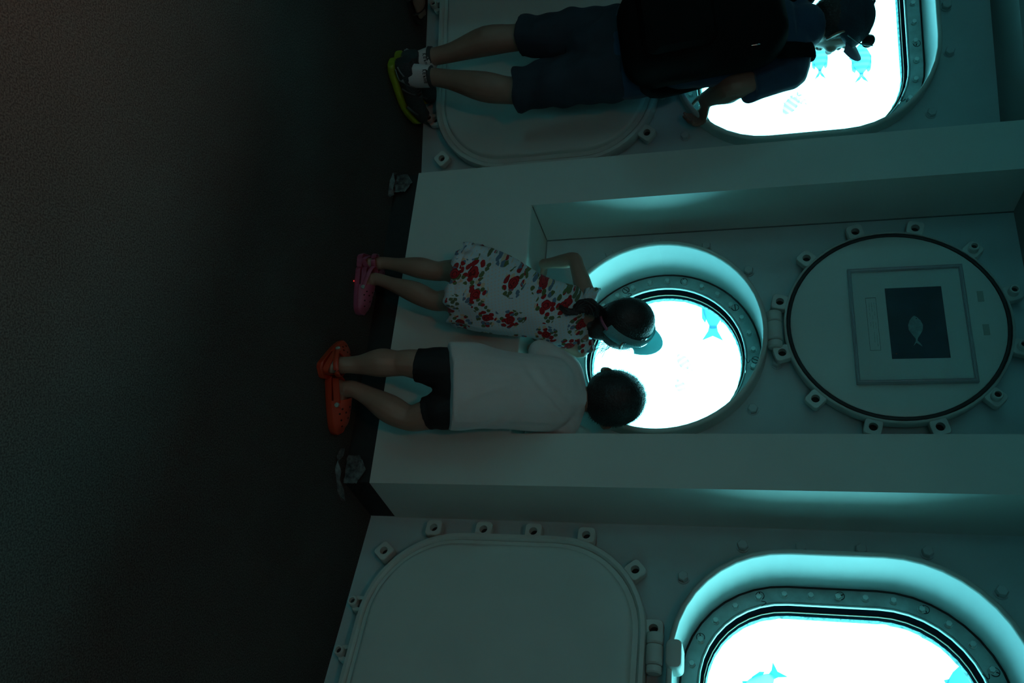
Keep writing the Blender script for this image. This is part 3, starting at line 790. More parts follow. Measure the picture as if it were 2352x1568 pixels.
def arm(mb, sh, el, wr, r0, r1, r2, r3):
    sh, el, wr = map(Vector, (sh, el, wr))
    mb.tube([sh, sh.lerp(el, .35), sh.lerp(el, .75), el, el.lerp(wr, .28), el.lerp(wr, .7), wr], [r0, r0 * .98, r1 * 1.02, r1, r1 * 1.04, (r2 + r3) / 2, r3], n=14, samples=4)

def foot(mb, heel, toe, ankle, w, h):
    """bare foot from heel to toe point, both on the ground"""
    heel, toe, ankle = map(Vector, (heel, toe, ankle)); f = (toe - heel).normalized(); s = f.cross(V(0, 0, 1)).normalized(); L = (toe - heel).length
    z = lambda q: V(0, 0, q)
    mb.tube([heel + f * w * .4 + z(h * .45), heel + f * L * .3 + z(h * .5), heel + f * L * .6 + z(h * .38), heel + f * L * .8 + z(h * .26), toe - f * w * .25 + z(h * .2)],
            [(w * .42, h * .42), (w * .42, h * .48), (w * .5, h * .36), (w * .52, h * .25), (w * .4, h * .17)], n=14, side=s)
    mb.tube([heel + f * L * .22 + z(h * .5), ankle], [(w * .42, w * .5), (w * .38, w * .40)], n=12, side=s)

def clog(parent, heel, yaw, L, colr, off, strap_up=True, tilt=0):
    """moulded clog: thick sole, perforated vamp, low heel opening and swivel strap; toe along yaw"""
    o = Vector(heel); f = V(math.cos(yaw), math.sin(yaw), 0); s = V(f.y, -f.x, 0); W = L * .21
    def hw(t): return W * (.78 + .30 * math.sin(min(t, 1) * 2.4) ** 1.5 * 1.0) * (1 if t < .82 else math.sqrt(max(0, 1 - ((t - .82) / .20) ** 2)) * .98 + .02) * (1 if t > .10 else .62 + .38 * math.sqrt(max(0, 1 - ((.10 - t) / .10) ** 2)))
    def outline(z, g, n=22):
        lt = [o + f * (t * L) + s * (hw(t) * g) + V(0, 0, z) for t in [i / n for i in range(n + 1)]]
        rt = [o + f * (t * L) - s * (hw(t) * g) + V(0, 0, z) for t in [i / n for i in range(n, -1, -1)]]
        return lt + rt
    mb = MB(); b = L * .12
    mb.loft([outline(0.0005, .9), outline(.004, .97), outline(b * .5, 1.0), outline(b * .95, 1.04), outline(b, .98), outline(b * .8, .86)], 0, True, True)
    # vamp
    n, m = 16, 16; rows = []
    for i in range(n + 1):
        t = .40 + .60 * i / n; H = L * (.36 - .17 * ((t - .40) / .60) ** 1.2) * math.sqrt(max(0.0, 1 - max(0, (t - .80) / .205) ** 2)) ; H = max(H, b * 1.02)
        rows.append([o + f * (t * L * .995) + s * (hw(t) * .99 * math.cos(PI * j / m)) + V(0, 0, b * .8 + (H - b * .8) * math.sin(PI * j / m) ** .75) for j in range(m + 1)])
    inn = [[p - V(0, 0, L * .02) + (o + f * L * .5 - p) * .03 for p in r_] for r_ in rows]
    for R_, fl in ((rows, 1), (inn, 0)):
        fs = [(i * (m + 1) + j, i * (m + 1) + j + 1, (i + 1) * (m + 1) + j + 1, (i + 1) * (m + 1) + j) for i in range(n) for j in range(m)]
        mb.add([p for r_ in R_ for p in r_], fs)
    mb.add(rows[0] + inn[0], [(j, j + 1, m + 1 + j + 1, m + 1 + j) for j in range(m)])
    # heel rim
    K = [i / 18 for i in range(19)]
    def rim(z, g): return [o + f * (L * (.44 - .44 * math.sin(PI * k))) * 1 + s * (hw(.44 - .44 * math.sin(PI * k)) * g * math.cos(PI * k)) + V(0, 0, z + L * .06 * abs(math.cos(PI * k)) ** 2) for k in K]
    R1, R2, R3, R4 = rim(b * .8, 1.0), rim(L * .20, .98), rim(L * .20, .86), rim(b * .8, .86)
    mb.add(R1 + R2 + R3 + R4, [(q * 19 + j, q * 19 + j + 1, (q + 1) * 19 + j + 1, (q + 1) * 19 + j) for q in range(3) for j in range(18)])
    shoe = mb.build('clog', [M[colr], M['clog_hole']], parent, off, smooth=45)
    # holes: recessed dark discs in the vamp
    mb = MB()
    for (t, js) in ((.56, (4, 8, 12)), (.66, (3, 6, 10, 13)), (.76, (4, 8, 12)), (.86, (5, 11))):
        i = int((t - .40) / .60 * n)
        for j in js:
            p = rows[i][j]; a = (rows[min(i + 1, n)][j] - rows[i - 1][j]).normalized(); c = (rows[i][j + 1] - rows[i][j - 1]).normalized(); nn = a.cross(c).normalized()
            if nn.z < 0: nn = -nn
            mb.loft([[p + nn * q + (a * math.cos(k * PI / 5) + c * math.sin(k * PI / 5)) * L * .017 for k in range(10)] for q in (-.002, .0012)], 0, True, True)
    mb.build('vent_hole', M['clog_hole'], shoe, off)
    # side holes along the toe
    # strap
    mb = MB(); pts = []
    for k in range(13):
        a = PI * k / 12; z = L * (.22 + (.14 if strap_up else -.0) * math.sin(a))
        y_ = .46 - (.46 if strap_up else -.02) * math.sin(a) * (1.02 if strap_up else 6)
        pts.append(o + f * (L * y_) + s * (W * 1.05 * math.cos(a)) + V(0, 0, z))
    mb.tube(pts, [(L * .012, L * .045)] * 13, n=8, side=None if False else V(0, 0, 1).cross(f), samples=2, capround=False)
    st = mb.build('heel_strap', M[colr], shoe, off, smooth=60)
    for sg in (1, -1):
        mb = MB(); c = o + f * (L * .46) + s * (W * 1.07 * sg) + V(0, 0, L * .22)
        mb.loft([[c + s * (q * sg) + (f * math.cos(k * PI / 6) + V(0, 0, 1) * math.sin(k * PI / 6)) * rr_ for k in range(12)] for q, rr_ in ((-.002, L * .04), (.004, L * .04), (.006, L * .03))], 0, True, True)
        mb.build('strap_rivet', M['clog_badge'], shoe, off, smooth=40)
    return shoe

def hair_strands(mb, c, ax, rad, n, ln, region, thick=.0006, seed=1, droop=.3):
    rnd = random.Random(seed); r, f, u = ax; k = 0
    while k < n:
        v = V(rnd.gauss(0, 1), rnd.gauss(0, 1), rnd.gauss(0, 1)).normalized()
        if not region(v): continue
        k += 1
        p = c + r * (v.x * rad[0]) + f * (v.y * rad[1]) + u * (v.z * rad[2]); nrm = (r * v.x + f * v.y + u * v.z).normalized()
        t = (nrm * .55 - u * droop + V(rnd.gauss(0, .35), rnd.gauss(0, .35), rnd.gauss(0, .35)) + f * .1).normalized()
        e1 = t.orthogonal().normalized() * thick; e2 = t.cross(e1).normalized() * thick
        q = p + t * ln * rnd.uniform(.6, 1.2)
        mb.add([p + e1, p - e1 * .5 + e2, p - e1 * .5 - e2, q], [(0, 1, 3), (1, 2, 3), (2, 0, 3)])

def creases(lines):
    """displacement: soft folds along 3-D segments; (p0, p1, width, depth)"""
    L = [(np.array(a), np.array(b), w_, d_) for a, b, w_, d_ in lines]
    def fn(co, no):
        tot = np.zeros(len(co))
        for a, b, w_, d_ in L:
            a = a[[0, 2]]; b = b[[0, 2]]; c2 = co[:, [0, 2]]          # folds run over the back of the garment
            ab = b - a; t = np.clip(((c2 - a) @ ab) / (ab @ ab), 0, 1); q = a + t[:, None] * ab
            dist = np.linalg.norm(c2 - q, axis=1); fade = np.sin(np.clip(t, .02, .98) * PI) ** .5 * np.clip(-no[:, 1] * 1.5, 0, 1)
            tot += d_ * fade * (np.exp(-(dist / w_) ** 2) - .6 * np.exp(-((dist - 1.6 * w_) / w_) ** 2))
        for k, (s1, amp) in enumerate(((7, .0035), (19, .0014))):
            ph = np.sin(co[:, 0] * s1 * 2.1 + co[:, 2] * s1 * 3.3 + k) * np.sin(co[:, 1] * s1 * 2.7 - co[:, 2] * s1 * 1.3) 
            tot += amp * ph
        return co + no * tot[:, None]
    return fn

# ---------------------------------------------------------------- the man with the backpack
def build_man():
    base = V(-1.04, 3.08, 0)
    root = empty('person', base, 0, 'man in navy T-shirt, shorts and cap, black backpack, leaning on the left window ledge', 'person'); off = base
    hipR, hipL = at(1415, 165, 3.0), at(1420, 80, 3.06)
    kneeR, kneeL = at(1195, 205, 2.99), at(1205, 84, 3.08)
    ankR, ankL = at(985, 176, 3.03), at(985, 132, 3.10)
    pel, waist, chest, neckb = at(1425, 122, 3.03), at(1520, 105, 3.05), at(1700, 78, 3.09), at(1838, 62, 3.14)
    shR, shL = at(1812, 158, 3.11), at(1812, -42, 3.19)
    elR, elL = at(1688, 196, 3.05), at(1690, -85, 3.2)
    wrR, wrL = at(1622, 228, 3.19), at(1612, -60, 3.30)
    hc = at(1922, 55, 3.20); ax = axes((.62, .78, .03), (-.14, -.02, 1))
    side = (shR - shL).normalized()
    hb, hl, hh = .076, .096, .115
    mb = MB()
    mb.tube([pel - V(0, 0, .04), pel + V(0, 0, .04), waist, chest, neckb - V(0, 0, .03), neckb + V(0, 0, .01)], [(.15, .10), (.155, .105), (.14, .10), (.165, .11), (.13, .075), (.06, .06)], n=22, side=side)
    mb.tube([neckb - V(0, 0, .05), neckb.lerp(hc, .4), hc - ax[2] * .05], [.062, .055, .058], n=16)
    mb.tube([shL, neckb - V(0, 0, .045), shR], [.058, .062, .058], n=14)
    head(mb, hc, ax, hb, hl, hh)
    arm(mb, shR, elR, wrR, .058, .050, .043, .030); arm(mb, shL, elL, wrL, .058, .050, .043, .030)
    hand(mb, wrR, (.48, .84, -.22), (-.35, -.25, .9), (-.5, .8, 0), .175, curl=(42, 50, 40))
    hand(mb, wrL, (-.1, .9, -.3), (0, .2, 1), (1, 0, 0), .185, curl=(25, 30, 25))
    for h_, k_, a_, o_ in ((hipR, kneeR, ankR, .012), (hipL, kneeL, ankL, -.010)):
        c_ = k_.lerp(a_, .38) + V(o_, -.012, 0)
        mb.tube([h_, h_.lerp(k_, .5), k_ + V(0, 0, .03), k_ - V(0, 0, .04), c_, k_.lerp(a_, .75), a_, a_ - V(0, 0, .05)], [.085, .075, .055, .050, .056, .038, .034, .028], n=16, samples=4)
    body = skinned(mb, 'body', M['skin'], root, .0048, 5, off=off)
    eyes(root, hc, ax, hb, hl, hh, off)
    # shorts
    mb = MB()
    mb.tube([pel - V(0, 0, .085), pel, pel + V(0, 0, .09)], [(.145, .112), (.168, .125), (.155, .118)], n=22, side=side)
    for h_, k_, wd in ((hipR, kneeR, (.082, .082)), (hipL, kneeL, (.080, .080))):
        d_ = (k_ - h_).normalized(); e_ = k_ + d_ * (.015)
        mb.tube([h_ + V(0, 0, .03), h_.lerp(k_, .5), e_ - d_ * .06, e_], [(.100, .105), (.094, .094), wd, (wd[0] * .98, wd[1])], n=18, side=side, capround=False)
    def sh_disp(co, no):
        t = .006 * np.sin(co[:, 2] * 26 + co[:, 0] * 17) * np.sin(co[:, 0] * 31 - co[:, 2] * 12) + .003 * np.sin(co[:, 2] * 70 + co[:, 0] * 40)
        return co + no * t[:, None]
    skinned(mb, 'shorts', M['shorts_navy'], root, .006, 3, sh_disp, off)
    # T-shirt: torso and sleeves
    mb = MB()
    mb.tube([pel - V(0, 0, .0), pel + V(0, 0, .05), waist, chest, neckb - V(0, 0, .05), neckb - V(0, 0, .012)], [(.182, .125), (.176, .125), (.165, .12), (.186, .130), (.160, .100), (.090, .082)], n=24, side=side, capround=False)
    mb.tube([shL, neckb - V(0, 0, .045), shR], [.068, .086, .072], n=16)
    for s_, e_ in ((shR, elR), (shL, elL)):
        d_ = (e_ - s_).normalized(); q = s_.lerp(e_, .70)
        mb.tube([s_ + V(0, 0, .0), s_.lerp(e_, .4), q, q + d_ * .005], [.073, (.068), (.070), (.071)], n=16, capround=False)
    mb.tube([shR.lerp(elR, .42) + V(.02, .01, 0), elR + V(.035, .02, .045)], [.042, .030], n=12)      # drooping sleeve corner
    mb.tube([neckb - V(0, 0, .03), neckb + V(0, 0, .010), neckb.lerp(hc, .30)], [.092, .080, .072], n=18, capround=False)   # collar
    lines = [(shR + V(.02, -.05, .03), chest + V(-.1, -.1, -.1), .012, .006), (elR + V(.0, 0, .05), shR, .012, .005), (waist + V(.15, -.03, .02), chest + V(.12, -.08, -.05), .014, .006)]
    skinned(mb, 'tshirt', M['navy'], root, .0055, 4, creases(lines), off)
    # cap
    r, f, u = ax
    up2 = (u * .88 - f * .47).normalized(); f2 = (f - up2 * f.dot(up2)).normalized(); axc = (r, f2, up2); cc = hc + u * .010
    mb = MB()
    def dome(x, y, z): return (x, y, z if z > 0 else z * .25)
    mb.ball(cc, (hb * 1.13, hl * 1.10, .122), axc, 32, 20, shape=dome)
    mb.tube([cc + f2 * hl * .6 * 0 + r * hb * .0 + up2 * .12, cc + up2 * .128], [.008, .006], n=10)
    capo = skinned(mb, 'cap', M['cap'], root, .004, 3, off=off)
    mb = MB(); L1 = []
    for k in range(15):
        a = PI * (k / 14 - .5) * .84
        ri = cc + r * (hb * 1.09 * math.sin(a)) + f2 * (hl * 1.05 * math.cos(a)) - up2 * .004
        ro = ri + (f2 * (.072 * math.cos(a * 1.05) ** .55) + r * (.004 * math.sin(a))) - up2 * (.014 * (1 - abs(math.sin(a))) * 0 + .024 * math.sin(a) ** 2)
        md = ri.lerp(ro, .5) + up2 * .004
        L1.append((ri, md, ro))
    vs = [p for t in L1 for p in t] + [p - up2 * .0035 for t in L1 for p in t]; n3 = len(L1) * 3; fs = []
    for k in range(14):
        for j in (0, 1):
            q = (k * 3 + j, k * 3 + j + 1, k * 3 + j + 4, k * 3 + j + 3); fs.append(q); fs.append(tuple(i + n3 for i in q)[::-1])
        fs.append((k * 3 + 2, k * 3 + 5, k * 3 + 5 + n3, k * 3 + 2 + n3)); fs.append((k * 3, k * 3 + 3, k * 3 + 3 + n3, k * 3 + n3))
    mb.add(vs, fs); mb.build('brim', M['brim'], capo, off, smooth=60)
    # sunglasses perched on the brim
    mb = MB(); gc = cc + f2 * (hl * 1.07 + .004) + up2 * .048
    for s in (-1, 1):
        mb.ball(gc + r * (s * .034), (.034, .010, .024), axc, 16, 10, mi=0)
    mb.tube([gc - r * .008 + up2 * .006, gc + f2 * .003 + up2 * .008, gc + r * .008 + up2 * .006], [.0025] * 3, n=8, mi=1)
    for s in (-1, 1):
        mb.tube([gc + r * (s * .066) + up2 * .006, cc + r * (s * hb * 1.17) + f2 * (hl * .62) + up2 * .03, cc + r * (s * hb * 1.19) + up2 * .012], [(.003, .006), (.002, .005), (.002, .004)], n=8, mi=1)
    mb.build('sunglasses', [M['lens'], M['lensframe']], root, off, smooth='all', label='dark sunglasses pushed up on the cap')
    # hair under the cap
    mb = MB()
    def hs(x, y, z):
        if y > .15: y = .15 + (y - .15) * .2
        return x, y, z
    mb.ball(hc - f * .010 - u * .006, (hb * 1.07, hl * 1.03, hh * .80), ax, 24, 16, shape=hs)
    hair_strands(mb, hc - f * .010 - u * .006, ax, (hb * 1.06, hl * 1.02, hh * .79), 500, .012, lambda v: v.y < .1 and v.z < .2 and v.z > -.9, seed=4, droop=.6)
    mb.build('hair', M['hair'], root, off, smooth='all')
    # backpack
    up_ = (neckb - pel).normalized(); sd = (side - up_ * side.dot(up_)).normalized(); bk = sd.cross(up_).normalized()
    if bk.y > 0: bk = -bk
    pc = at(1610, 72, 2.93) + V(0, 0, 0)
    def pk(a, b, d): return pc + sd * a + up_ * b + bk * d
    def sq(hw_, hh_, d, rr_):
        return [pk(p.x * (1 - .20 * max(0, p.z / .28)), p.z, d) for p in rr(0, 0, hw_, hh_, rr_, 0, 0, 7)]
    mb = MB(); mb.loft([sq(.150, .250, -.045, .09), sq(.172, .272, -.03, .10), sq(.178, .278, .02, .11), sq(.170, .270, .07, .11), sq(.145, .24, .105, .10), sq(.09, .18, .118, .08)], 0, True, True)
    pack = mb.build('backpack', M['pack'], root, off, smooth='all')
    mb = MB(); mb.loft([sq(.11, .12, .06, .05)] and [[p - up_ * .09 for p in sq(*a)] for a in ((.125, .12, .07, .05), (.13, .125, .115, .05), (.115, .11, .135, .05))], 0, True, True)
    mb.build('front_pocket', M['pack'], pack, off, smooth=50)
    arc = [pk(.150 * math.cos(a), .10 + .165 * math.sin(a) ** .8, .052) for a in [PI * (k / 16) for k in range(17)]]
    mb = MB(); mb.tube(arc, [.0035] * 17, n=8, samples=2); mb.build('zip_track', M['pack_trim'], pack, off, smooth='all')
    for dz, an in ((0, .5), (.016, -.1)):
        c = at(1722 + dz * 700, 97 + dz * 300, 2.835); dr = (up_ * math.cos(an) - sd * math.sin(an)).normalized(); nn = bk
        mb = MB(); pts = [c - dr * .010 - bk * .0, c + dr * .010]
        mb.tube(pts, [(.0042, .0012), (.0034, .0012)], n=8, side=dr.cross(bk)); mb.tube([c + dr * .012, c + dr * .017], [(.003, .002), (.002, .002)], n=6)
        mb.build('zip_pull', M['chrome'], pack, off, smooth=40)
    for s_, S in ((1, shR), (-1, shL)):
        a0 = pk(.10 * s_, .235, -.02); top = neckb.lerp(S, .66) + V(0, -.0, .052); fr = neckb.lerp(S, .70) + V(0, .115, -.06); lo = pk(.15 * s_, -.22, -.03)
        pts = [a0, a0.lerp(top, .6) + bk * .014 + V(0, 0, .012), top + V(0, 0, .016), fr + V(0, .01, 0), fr + V(0, .02, -.18), lo + V(0, .09, .05), lo]
        mb = MB(); mb.tube(pts, [(.030, .007)] * 7, n=10, side=sd); mb.build('shoulder_strap', M['pack'], pack, off, smooth='all')
    # socks and running shoes
    for (hx, tx, ank, nm) in ((V(-1.085, 2.985, 0), V(-.918, 3.200, 0), ankR, 'right'), (V(-1.125, 3.045, 0), V(-1.03, 3.30, 0), ankL, 'left')):
        f_ = (tx - hx).normalized(); s_ = f_.cross(V(0, 0, 1)).normalized(); L = .285; o_ = hx
        mb = MB(); c0 = o_ + f_ * L * .24
        mb.tube([c0 + V(0, 0, .05), c0.lerp(ank, .6) + V(0, 0, .03), ank + V(0, 0, .012)], [(.038, .050), (.040, .047), (.040, .043)], n=16, side=s_, capround=False)
        sock = mb.build('sock', M['sock'], root, off, smooth='all')
        mb = MB()
        for k in range(5):     # knitted lettering on the cuff
            a = -1.15 + k * .26; pc_ = ank + V(0, 0, -.002) + s_ * (.0425 * math.cos(a)) + f_ * (.0435 * math.sin(a) * 1) ; tg = (f_ * math.cos(a) - s_ * math.sin(a)).normalized()
            def bar(x0, z0, x1, z1): mb.tube([pc_ + tg * x0 + V(0, 0, z0), pc_ + tg * x1 + V(0, 0, z1)], [.0012, .0012], n=5, samples=1)
            if k == 0: bar(-.004, -.007, -.004, .007); bar(-.004, 0, .003, .007); bar(-.004, 0, .003, -.007)
            elif k in (1, 4): bar(-.003, -.005, -.003, .005); bar(-.003, .005, .003, .004); bar(-.003, 0, .003, 0); bar(-.003, -.005, .003, -.005)
            elif k == 2: bar(-.003, .005, -.001, -.005); bar(-.001, -.005, .001, .003); bar(.001, .003, .003, -.005)
            else: bar(-.003, -.005, -.003, .005); bar(.003, -.005, .003, .005); bar(-.003, 0, .003, 0)
        mb.build('sock_lettering', M['ink'], sock, off)
        mb = MB(); mb.tube([ank + V(0, 0, .004), ank + V(0, 0, .018)], [(.0415, .0435), (.0395, .0415)], n=16, side=s_, capround=False); mb.build('sock_band', M['ink'], sock, off, smooth='all')
        def W(t): return .040 + .012 * math.sin(max(0, min(1, (t - .25) / .6)) * PI) - (.0 if t < .9 else .022 * ((t - .9) / .1) ** 2) - (0 if t > .08 else .014 * ((.08 - t) / .08) ** 2)
        def H(t): return (.088 if t < .2 else .088 - .030 * ((t - .2) / .8) ** .8 - .010 * max(0, (t - .5))) * (1 if t < .93 else 1 - .35 * ((t - .93) / .07))
        def toe_up(t): return .028 * max(0, (t - .62) / .38) ** 2 + .006 * max(0, (.15 - t) / .15)
        T = [0, .02, .05, .1, .18, .28, .4, .52, .64, .76, .86, .93, .97, 1.0]
        def sec(t, z0, z1, g, n=16, sq=.5):
            out = []
            for k in range(n):
                a = 2 * PI * k / n; ca, sa = math.cos(a), math.sin(a)
                out.append(o_ + f_ * (t * L) + s_ * (W(t) * g * math.copysign(abs(ca) ** sq, ca)) + V(0, 0, (z0 + z1) / 2 + (z1 - z0) / 2 * math.copysign(abs(sa) ** sq, sa) + toe_up(t)))
            return out
        mb = MB(); mb.loft([sec(t, .0, .0315 - .008 * t, 1.0) for t in T], 0, True, True)
        mb.build('shoe_sole', M['sole_y'], root, off, smooth=50, label='yellow-green sole')
        mb = MB(); mb.loft([sec(t, .026, H(t) + .012, .96 if t > .1 else .92, sq=.75) for t in T], 0, True, True)
        mb.tube([c0 + V(0, 0, .06), c0 + V(0, 0, .105) - f_ * .006], [(.044, .056), (.043, .055)], n=18, side=s_, capround=False)
        sh = mb.build('shoe_upper', M['shoe_dark'], root, off, smooth=50, label='dark mesh upper')
        for (t0, t1, z0, z1, mm, rdd) in ((.03, .16, .045, .062, 'shoe_silver', .006), (.05, .22, .036, .040, 'shoe_silver', .004), (.22, .36, .045, .088, 'shoe_grey', .005), (.34, .46, .040, .080, 'shoe_grey', .005), (.62, .78, .035, .058, 'shoe_grey', .006)):
            for sg in (1, -1):
                mb = MB(); pts = []
                for q in (0, .33, .66, 1):
                    t = t0 + (t1 - t0) * q; z = z0 + (z1 - z0) * q; k = (z - .02) / (H(t) - .0)
                    pts.append(o_ + f_ * (t * L) + s_ * (sg * W(t) * .96 * math.sqrt(max(0, 1 - max(0, k - .25) ** 2 * 1.2))) + V(0, 0, z + toe_up(t)))
                mb.tube(pts, [(rdd * .5, rdd)] * 4, n=8); mb.build('shoe_overlay', M[mm], sh, off, smooth='all')
        mb = MB()
        for q in range(5):
            t = .34 + q * .055; z = H(t) + .014
            mb.tube([o_ + f_ * (t * L) - s_ * .02 + V(0, 0, z - .004), o_ + f_ * ((t + .02) * L) + V(0, 0, z + .003), o_ + f_ * (t * L) + s_ * .02 + V(0, 0, z - .004)], [.003] * 3, n=6)
        mb.build('shoelace', M['shoe_grey'], sh, off, smooth='all')
build_man()

# ---------------------------------------------------------------- the girl
def build_girl():
    base = V(-.24, 2.70, 0)
    root = empty('person', base, 0, 'girl in floral dress, pale blue sun visor and pink clogs, leaning into the niche', 'person'); off = base
    pel, waist, chest, neckb = at(1105, 660, 2.66), at(1185, 685, 2.69), at(1290, 722, 2.75), at(1362, 742, 2.80)
    shL, shR = at(1345, 672, 2.80), at(1332, 800, 2.76)
    elL, wrL = at(1320, 596, 2.86), at(1248, 606, 2.94)
    elR, wrR = at(1262, 783, 2.78), at(1232, 772, 2.89)
    knL, knR = at(1015, 622, 2.69), at(1010, 690, 2.64)
    anL, anR = at(885, 604, 2.72), at(868, 641, 2.685)
    hc = at(1437, 745, 2.80); ax = axes((.36, .66, .66), (-.50, -.48, .72))
    hb, hl, hh = .074, .086, .095
    side = (shR - shL).normalized()
    mb = MB()
    mb.tube([pel, waist, chest, neckb], [(.090, .075), (.080, .068), (.092, .066), (.035, .035)], n=18, side=side)
    mb.tube([neckb - V(0, .0, .03), neckb.lerp(hc, .45), hc - ax[2] * .03], [.036, .034, .040], n=14)
    mb.tube([shL, chest.lerp(neckb, .5), shR], [.034, .04, .034], n=12)
    head(mb, hc, ax, hb, hl, hh)
    arm(mb, shL, elL, wrL, .031, .025, .022, .018); arm(mb, shR, elR, wrR, .031, .025, .022, .018)
    hand(mb, wrL, (.45, .85, -.1), (0, -.2, 1), (1, 0, 0), .115, curl=(8, 10, 12)); hand(mb, wrR, (.1, .95, -.1), (0, -.2, 1), (-1, 0, 0), .115, curl=(8, 10, 12))
    for h_, k_, a_ in ((pel - side * .045, knL, anL), (pel + side * .045, knR, anR)):
        c_ = k_.lerp(a_, .38) + V(0, -.008, 0)
        mb.tube([h_, h_.lerp(k_, .5), k_ + V(0, 0, .02), k_ - V(0, 0, .02), c_, k_.lerp(a_, .75), a_, a_ - V(0, 0, .02)], [.055, .050, .037, .034, .037, .025, .022, .024], n=14, samples=4)
    for an_, yaw, tl in ((anL, deg(78), .13), (anR, deg(-8), .13)):
        d_ = V(math.cos(yaw), math.sin(yaw), 0); hl_ = V(an_.x, an_.y, .012) - d_ * .032
        foot(mb, hl_, hl_ + d_ * .145, an_, .052, .045)
    skinned(mb, 'body', M['skin_kid'], root, .0036, 4, off=off)
    eyes(root, hc, ax, hb, hl, hh, off)
    # dress: gathered skirt, bodice, ruffled shoulder straps
    up_ = (waist - pel).normalized(); hem = at(1064, 652, 2.645); hs_ = (at(1040, 750, 2.62) - at(1085, 556, 2.66)).normalized()
    n = 96; loops = []
    bkd = V(0, -1, 0)
    secs = [(hem, .136, .120, 1.0), (hem.lerp(pel, .25), .138, .118, .9), (hem.lerp(pel, .7), .140, .114, .7), (pel + up_ * .02, .140, .106, .5), (pel.lerp(waist, .6), .134, .098, .35), (waist, .124, .090, .25), (waist.lerp(chest, .45), .110, .084, .2), (chest, .110, .086, .12), (chest.lerp(neckb, .45), .108, .082, .08), (chest.lerp(neckb, .78), .088, .066, .0), (neckb - V(0, 0, .004), .052, .048, .0)]
    secs = [secs[0]] + secs
    for i, (c, a, b, fl) in enumerate(secs):
        q = i / (len(secs) - 1); sd_ = hs_.lerp(side, q).normalized(); fw_ = V(0, 0, 1).cross(sd_).normalized()
        if i == 0: a *= .93; b *= .93; c = c + up_ * .02
        lp = []
        for k in range(n):
            th = 2 * PI * k / n
            pl = 1 + fl * .035 * math.sin(th * 11 + math.sin(th * 3) * 1.3 + q) + fl * .02 * math.sin(th * 5 + 1)
            p = c + sd_ * (a * pl * math.cos(th)) + fw_ * (b * pl * math.sin(th)) + V(0, 0, fl * .006 * math.sin(th * 7) if i < 3 else 0)
            lp.append(p)
        loops.append(lp)
    # smooth the sections
    fine = []
    for i in range(len(loops) - 1):
        a, b = loops[i], loops[i + 1]; a0 = loops[max(i - 1, 0)]; b1 = loops[min(i + 2, len(loops) - 1)]
        for t in (0, .25, .5, .75) if i > 0 else (0, .5):
            fine.append([.5 * ((2 * p1) + (p2 - p0) * t + (2 * p0 - 5 * p1 + 4 * p2 - p3) * t * t + (-p0 + 3 * p1 - 3 * p2 + p3) * t ** 3) if i > 0 else p1.lerp(p2, t) for p0, p1, p2, p3 in zip(a0, a, b, b1)])
    fine.append(loops[-1])
    for i, lp in enumerate(fine):
        q = i / len(fine)
        for k, p in enumerate(lp):
            fine[i][k] = p + V(0, 1, 0) * (noise.noise(p * 16) * .010) + V(1, 0, 0) * (noise.noise(p * 14 + V(9, 0, 0)) * .006)
    mb = MB(); mb.loft(fine, 0, True, True)
    dress = mb.build('dress', M['floral'], root, off, smooth='all')
    for s_, S in ((-1, shL), (1, shR)):
        mb = MB(); L_ = []
        for k in range(15):
            a = PI * (k / 14) * 1.15 - .2
            c = S + V(0, -.040 * math.cos(a), .036 * math.sin(a) + .002) ; out_ = side * s_
            fr = .012 + .006 * math.sin(k * 2.2)
            L_.append([c - out_ * .030, c - out_ * .028 + V(0, 0, .003), c + out_ * fr + V(0, 0, .010 + .006 * math.sin(k * 1.7)), c + out_ * (fr - .001) + V(0, 0, .0085 + .006 * math.sin(k * 1.7))])
        mb.loft(L_, 0, True, True); mb.build('shoulder_ruffle', M['floral'], dress, off, smooth='all')
    mb = MB()   # hem ruffle
    hemL = [[p + (p - hem) * q + V(0, 0, z + .004 * math.sin(k * 1.3)) for k, p in enumerate(loops[1])] for q, z in ((.0, .024), (.035, .014), (.045, -.006), (.03, -.006), (.01, .014))]
    mb.loft(hemL); mb.build('hem_ruffle', M['floral'], dress, off, smooth='all')
    # hair: skull shell, ponytail, loose strands
    r, f, u = ax; mb = MB()
    def hs(x, y, z):
        if y > .35 and z < .2: y = .35 + (y - .35) * .3
        return x, y, z
    mb.ball(hc - f * .002 + u * .004, (hb * 1.09, hl * 1.07, hh * 1.06), ax, 30, 20, shape=hs)
    hair_strands(mb, hc + u * .004, ax, (hb * 1.08, hl * 1.06, hh * 1.04), 700, .016, lambda v: v.y < .5, seed=5, droop=.2, thick=.0005)
    mb.tube([hc - f * (hl * .45) - u * (hh * .35), at(1366, 752, 2.775), at(1352, 748, 2.765)], [.052, .040, .022], n=16)
    rnd = random.Random(3); r0 = at(1384, 716, 2.745)
    path = [r0, at(1370, 712, 2.72), at(1352, 704, 2.70), at(1338, 705, 2.69), at(1322, 716, 2.68), at(1303, 714, 2.675), at(1288, 704, 2.67)]
    nrm = V(0, -1, 0)
    for k in range(120):
        ph = rnd.random() * 6.28; am = rnd.uniform(.003, .026); fr = rnd.uniform(3, 6); ln = rnd.randint(4, 7)
        pts = []
        for i, p in enumerate(path[:ln]):
            g = math.sin(min(i, 4) / 4 * PI * .8 + .25); pts.append(p + V(math.cos(ph + i * fr * .35) * am * g, -abs(math.sin(ph)) * am * g * .8, math.sin(ph + i * fr * .35) * am * g))
        mb.tube(pts, [.0045] + [.0042] * (len(pts) - 2) + [.0008], n=6, samples=4)
